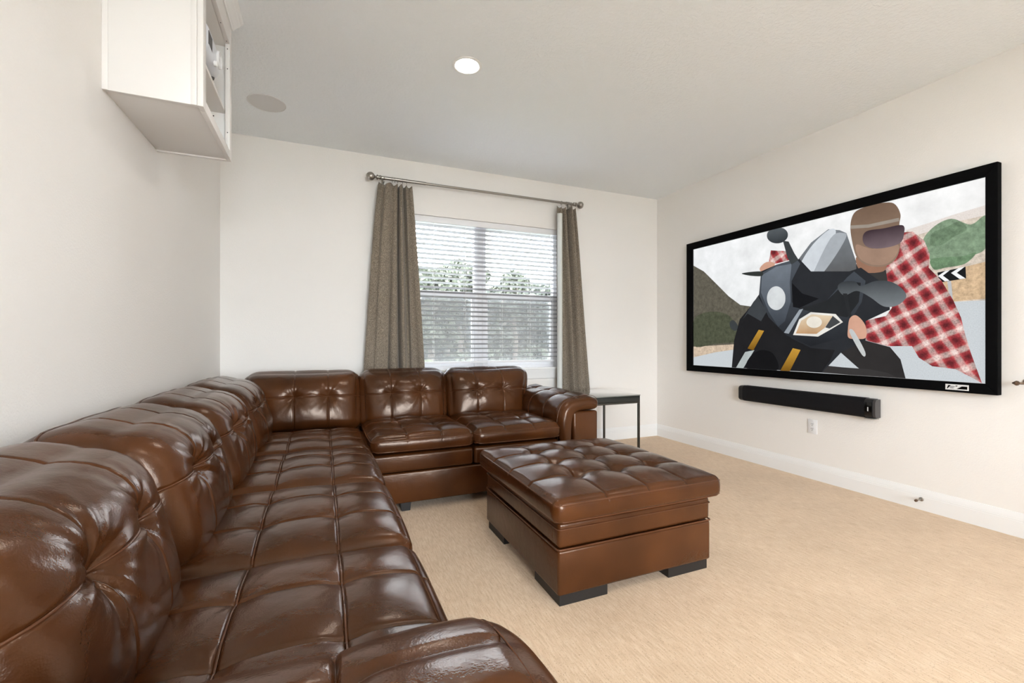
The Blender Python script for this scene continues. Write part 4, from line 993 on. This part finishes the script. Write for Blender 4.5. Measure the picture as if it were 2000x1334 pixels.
pk = lathe('sensor_puck', [(0, 0.018), (0.012, 0.020), (0.022, 0.018), (0.030, 0.012), (0.034, 0.003)], (-0.478, 2.44, 2.2635), (0, 0, 1), M['white_plastic'], n=20, origin=(-0.478, 2.44, 2.2635))
tag(pk, 'tiny white round device on the cabinet shelf beyond the projector', 'device')

# ---------------------------------------------------------------- outside the window
gr = box('ground', (-40, -40, -0.6), (60, 60, -0.45), M['lawn'], r=0); tag(gr, 'dull green ground outside the window', 'ground', kind='structure')
N = Nodes('pale_concrete'); N.set(Roughness=0.9)
N.link(N.ramp(N.noise(N.coords(), 3.0, 4), [(0.3, (0.58, 0.57, 0.55, 1)), (0.7, (0.66, 0.65, 0.63, 1))]), N.b.inputs['Base Color'])
pt = box('bounce_slab', (-3.0, -9.0, -0.449), (9.5, 1.5, -0.40), N.m, r=0); tag(pt, 'pale concrete terrace added out of view to bounce daylight into the room', 'reflector', kind='structure')  # unseen slab, added to throw daylight up at the ceiling
def foliage(name, blobs, n, size, mat, parent, seed):
    rg = np.random.RandomState(seed); V = []; F = []
    tot = sum(b[3]**2 for b in blobs)
    for (cx, cy, cz, r, fl) in blobs:
        for _ in range(int(n*r*r/tot)):
            d = rg.normal(size=3); d /= np.linalg.norm(d); rr = r*rg.uniform(0.45, 1.0)**0.6
            p = np.array([cx, cy, cz])+d*rr*np.array([1, 1, fl])
            a = rg.normal(size=3); a /= np.linalg.norm(a); b = np.cross(a, rg.normal(size=3)); b /= np.linalg.norm(b); s_ = size*rg.uniform(0.6, 1.4)
            k = len(V); V += [tuple(p-a*s_-b*s_*0.1), tuple(p-b*s_*0.5), tuple(p+a*s_), tuple(p+b*s_*0.5)]; F.append((k, k+1, k+2, k+3))
    o = obj(name, V, F, mat, parent, sm=False); o['kind'] = 'stuff'; return o
def tree(name, x, y, top, spread, kind, label, seed, cat='tree'):
    rg = random.Random(seed); z0_ = -0.45
    t = thing(name, (x, y, z0_), label, cat, 'trees and shrubs outside the window')
    H = top-z0_
    if cat == 'tree':
        tube('trunk', [(x, y, z0_), (x+0.1, y, z0_+H*0.3), (x-0.05, y+0.05, z0_+H*0.6), (x, y, z0_+H*0.85)], 0.11, M['trunk'], t, n=8)
        for k in range(4):
            a = rg.uniform(0, 6.28); h = z0_+H*rg.uniform(0.4, 0.7)
            tube('branch', [(x, y, h), (x+math.cos(a)*spread*0.3, y+math.sin(a)*spread*0.3, h+0.3), (x+math.cos(a)*spread*0.6, y+math.sin(a)*spread*0.6, h+0.75)], 0.035, M['trunk'], t, n=6)
        blobs = [(x+rg.uniform(-0.6, 0.6)*spread, y+rg.uniform(-0.5, 0.5)*spread, z0_+H*rg.uniform(0.42, 0.86), spread*rg.uniform(0.25, 0.48), 0.75) for _ in range(11)]
        blobs.append((x, y, top-0.45*spread, spread*0.42, 0.9))
        foliage('crown', blobs, 5200, 0.13, M[kind], t, seed)
    else:
        blobs = [(x+rg.uniform(-0.6, 0.6)*spread, y+rg.uniform(-0.4, 0.4)*spread, z0_+H*rg.uniform(0.25, 0.7), spread*rg.uniform(0.35, 0.55), H/spread*0.5) for _ in range(7)]
        foliage('leaves', blobs, 3200, 0.11, M[kind], t, seed)
# directions: far wall window spans x .57-2.31 at y 4.12
for x, y, top, spread, kind, label, seed in (
        (3.08, 14.0, 3.5, 1.3, 'leaf_a', 'leafy tree seen through the left panes, nearest the left curtain', 21),
        (5.37, 18.5, 4.75, 1.6, 'leaf_a', 'tallest grey-green tree seen through the left panes', 22),
        (5.40, 15.0, 3.05, 1.2, 'leaf_b', 'darker tree seen right behind the window mullion', 23),
        (8.17, 19.0, 4.5, 1.5, 'leaf_a', 'tree with the highest crown seen through the right panes', 24),
        (7.75, 15.3, 3.4, 1.3, 'leaf_b', 'dark tree seen through the right panes, nearest the right curtain', 25),
        (11.6, 25.0, 4.9, 2.1, 'leaf_b', 'distant tree filling in behind the right panes', 26),
        (6.7, 25.5, 5.2, 2.0, 'leaf_b', 'distant tree filling in behind the left panes', 27)):
    tree('broadleaf_tree', x, y, top, spread, kind, label, seed)
for x, y, top, spread, kind, label, seed in (
        (2.15, 10.5, 1.05, 0.95, 'leaf_c', 'bright green shrub low in the left panes', 31),
        (3.75, 11.0, 0.95, 0.85, 'leaf_a', 'grey-green shrub low beside the window mullion', 32),
        (5.45, 11.3, 1.05, 1.0, 'leaf_a', 'grey-green shrub low in the right panes', 33),
        (4.3, 21.6, 2.2, 2.2, 'leaf_b', 'dark tall shrub under the trees in the left panes', 34),
        (9.6, 21.8, 2.4, 2.4, 'leaf_b', 'dark tall shrub under the trees in the right panes', 35)):
    tree('leafy_shrub', x, y, top, spread, kind, label, seed, 'shrub')
hg = thing('hedge', (11.0, 33.0, -0.45), 'long dense hedge closing off the garden far behind the trees', 'hedge')
foliage('leaves', [(3.0+1.6*k, 33.0, 1.5, 2.3, 0.95) for k in range(12)], 12000, 0.32, M['leaf_b'], hg, 77)
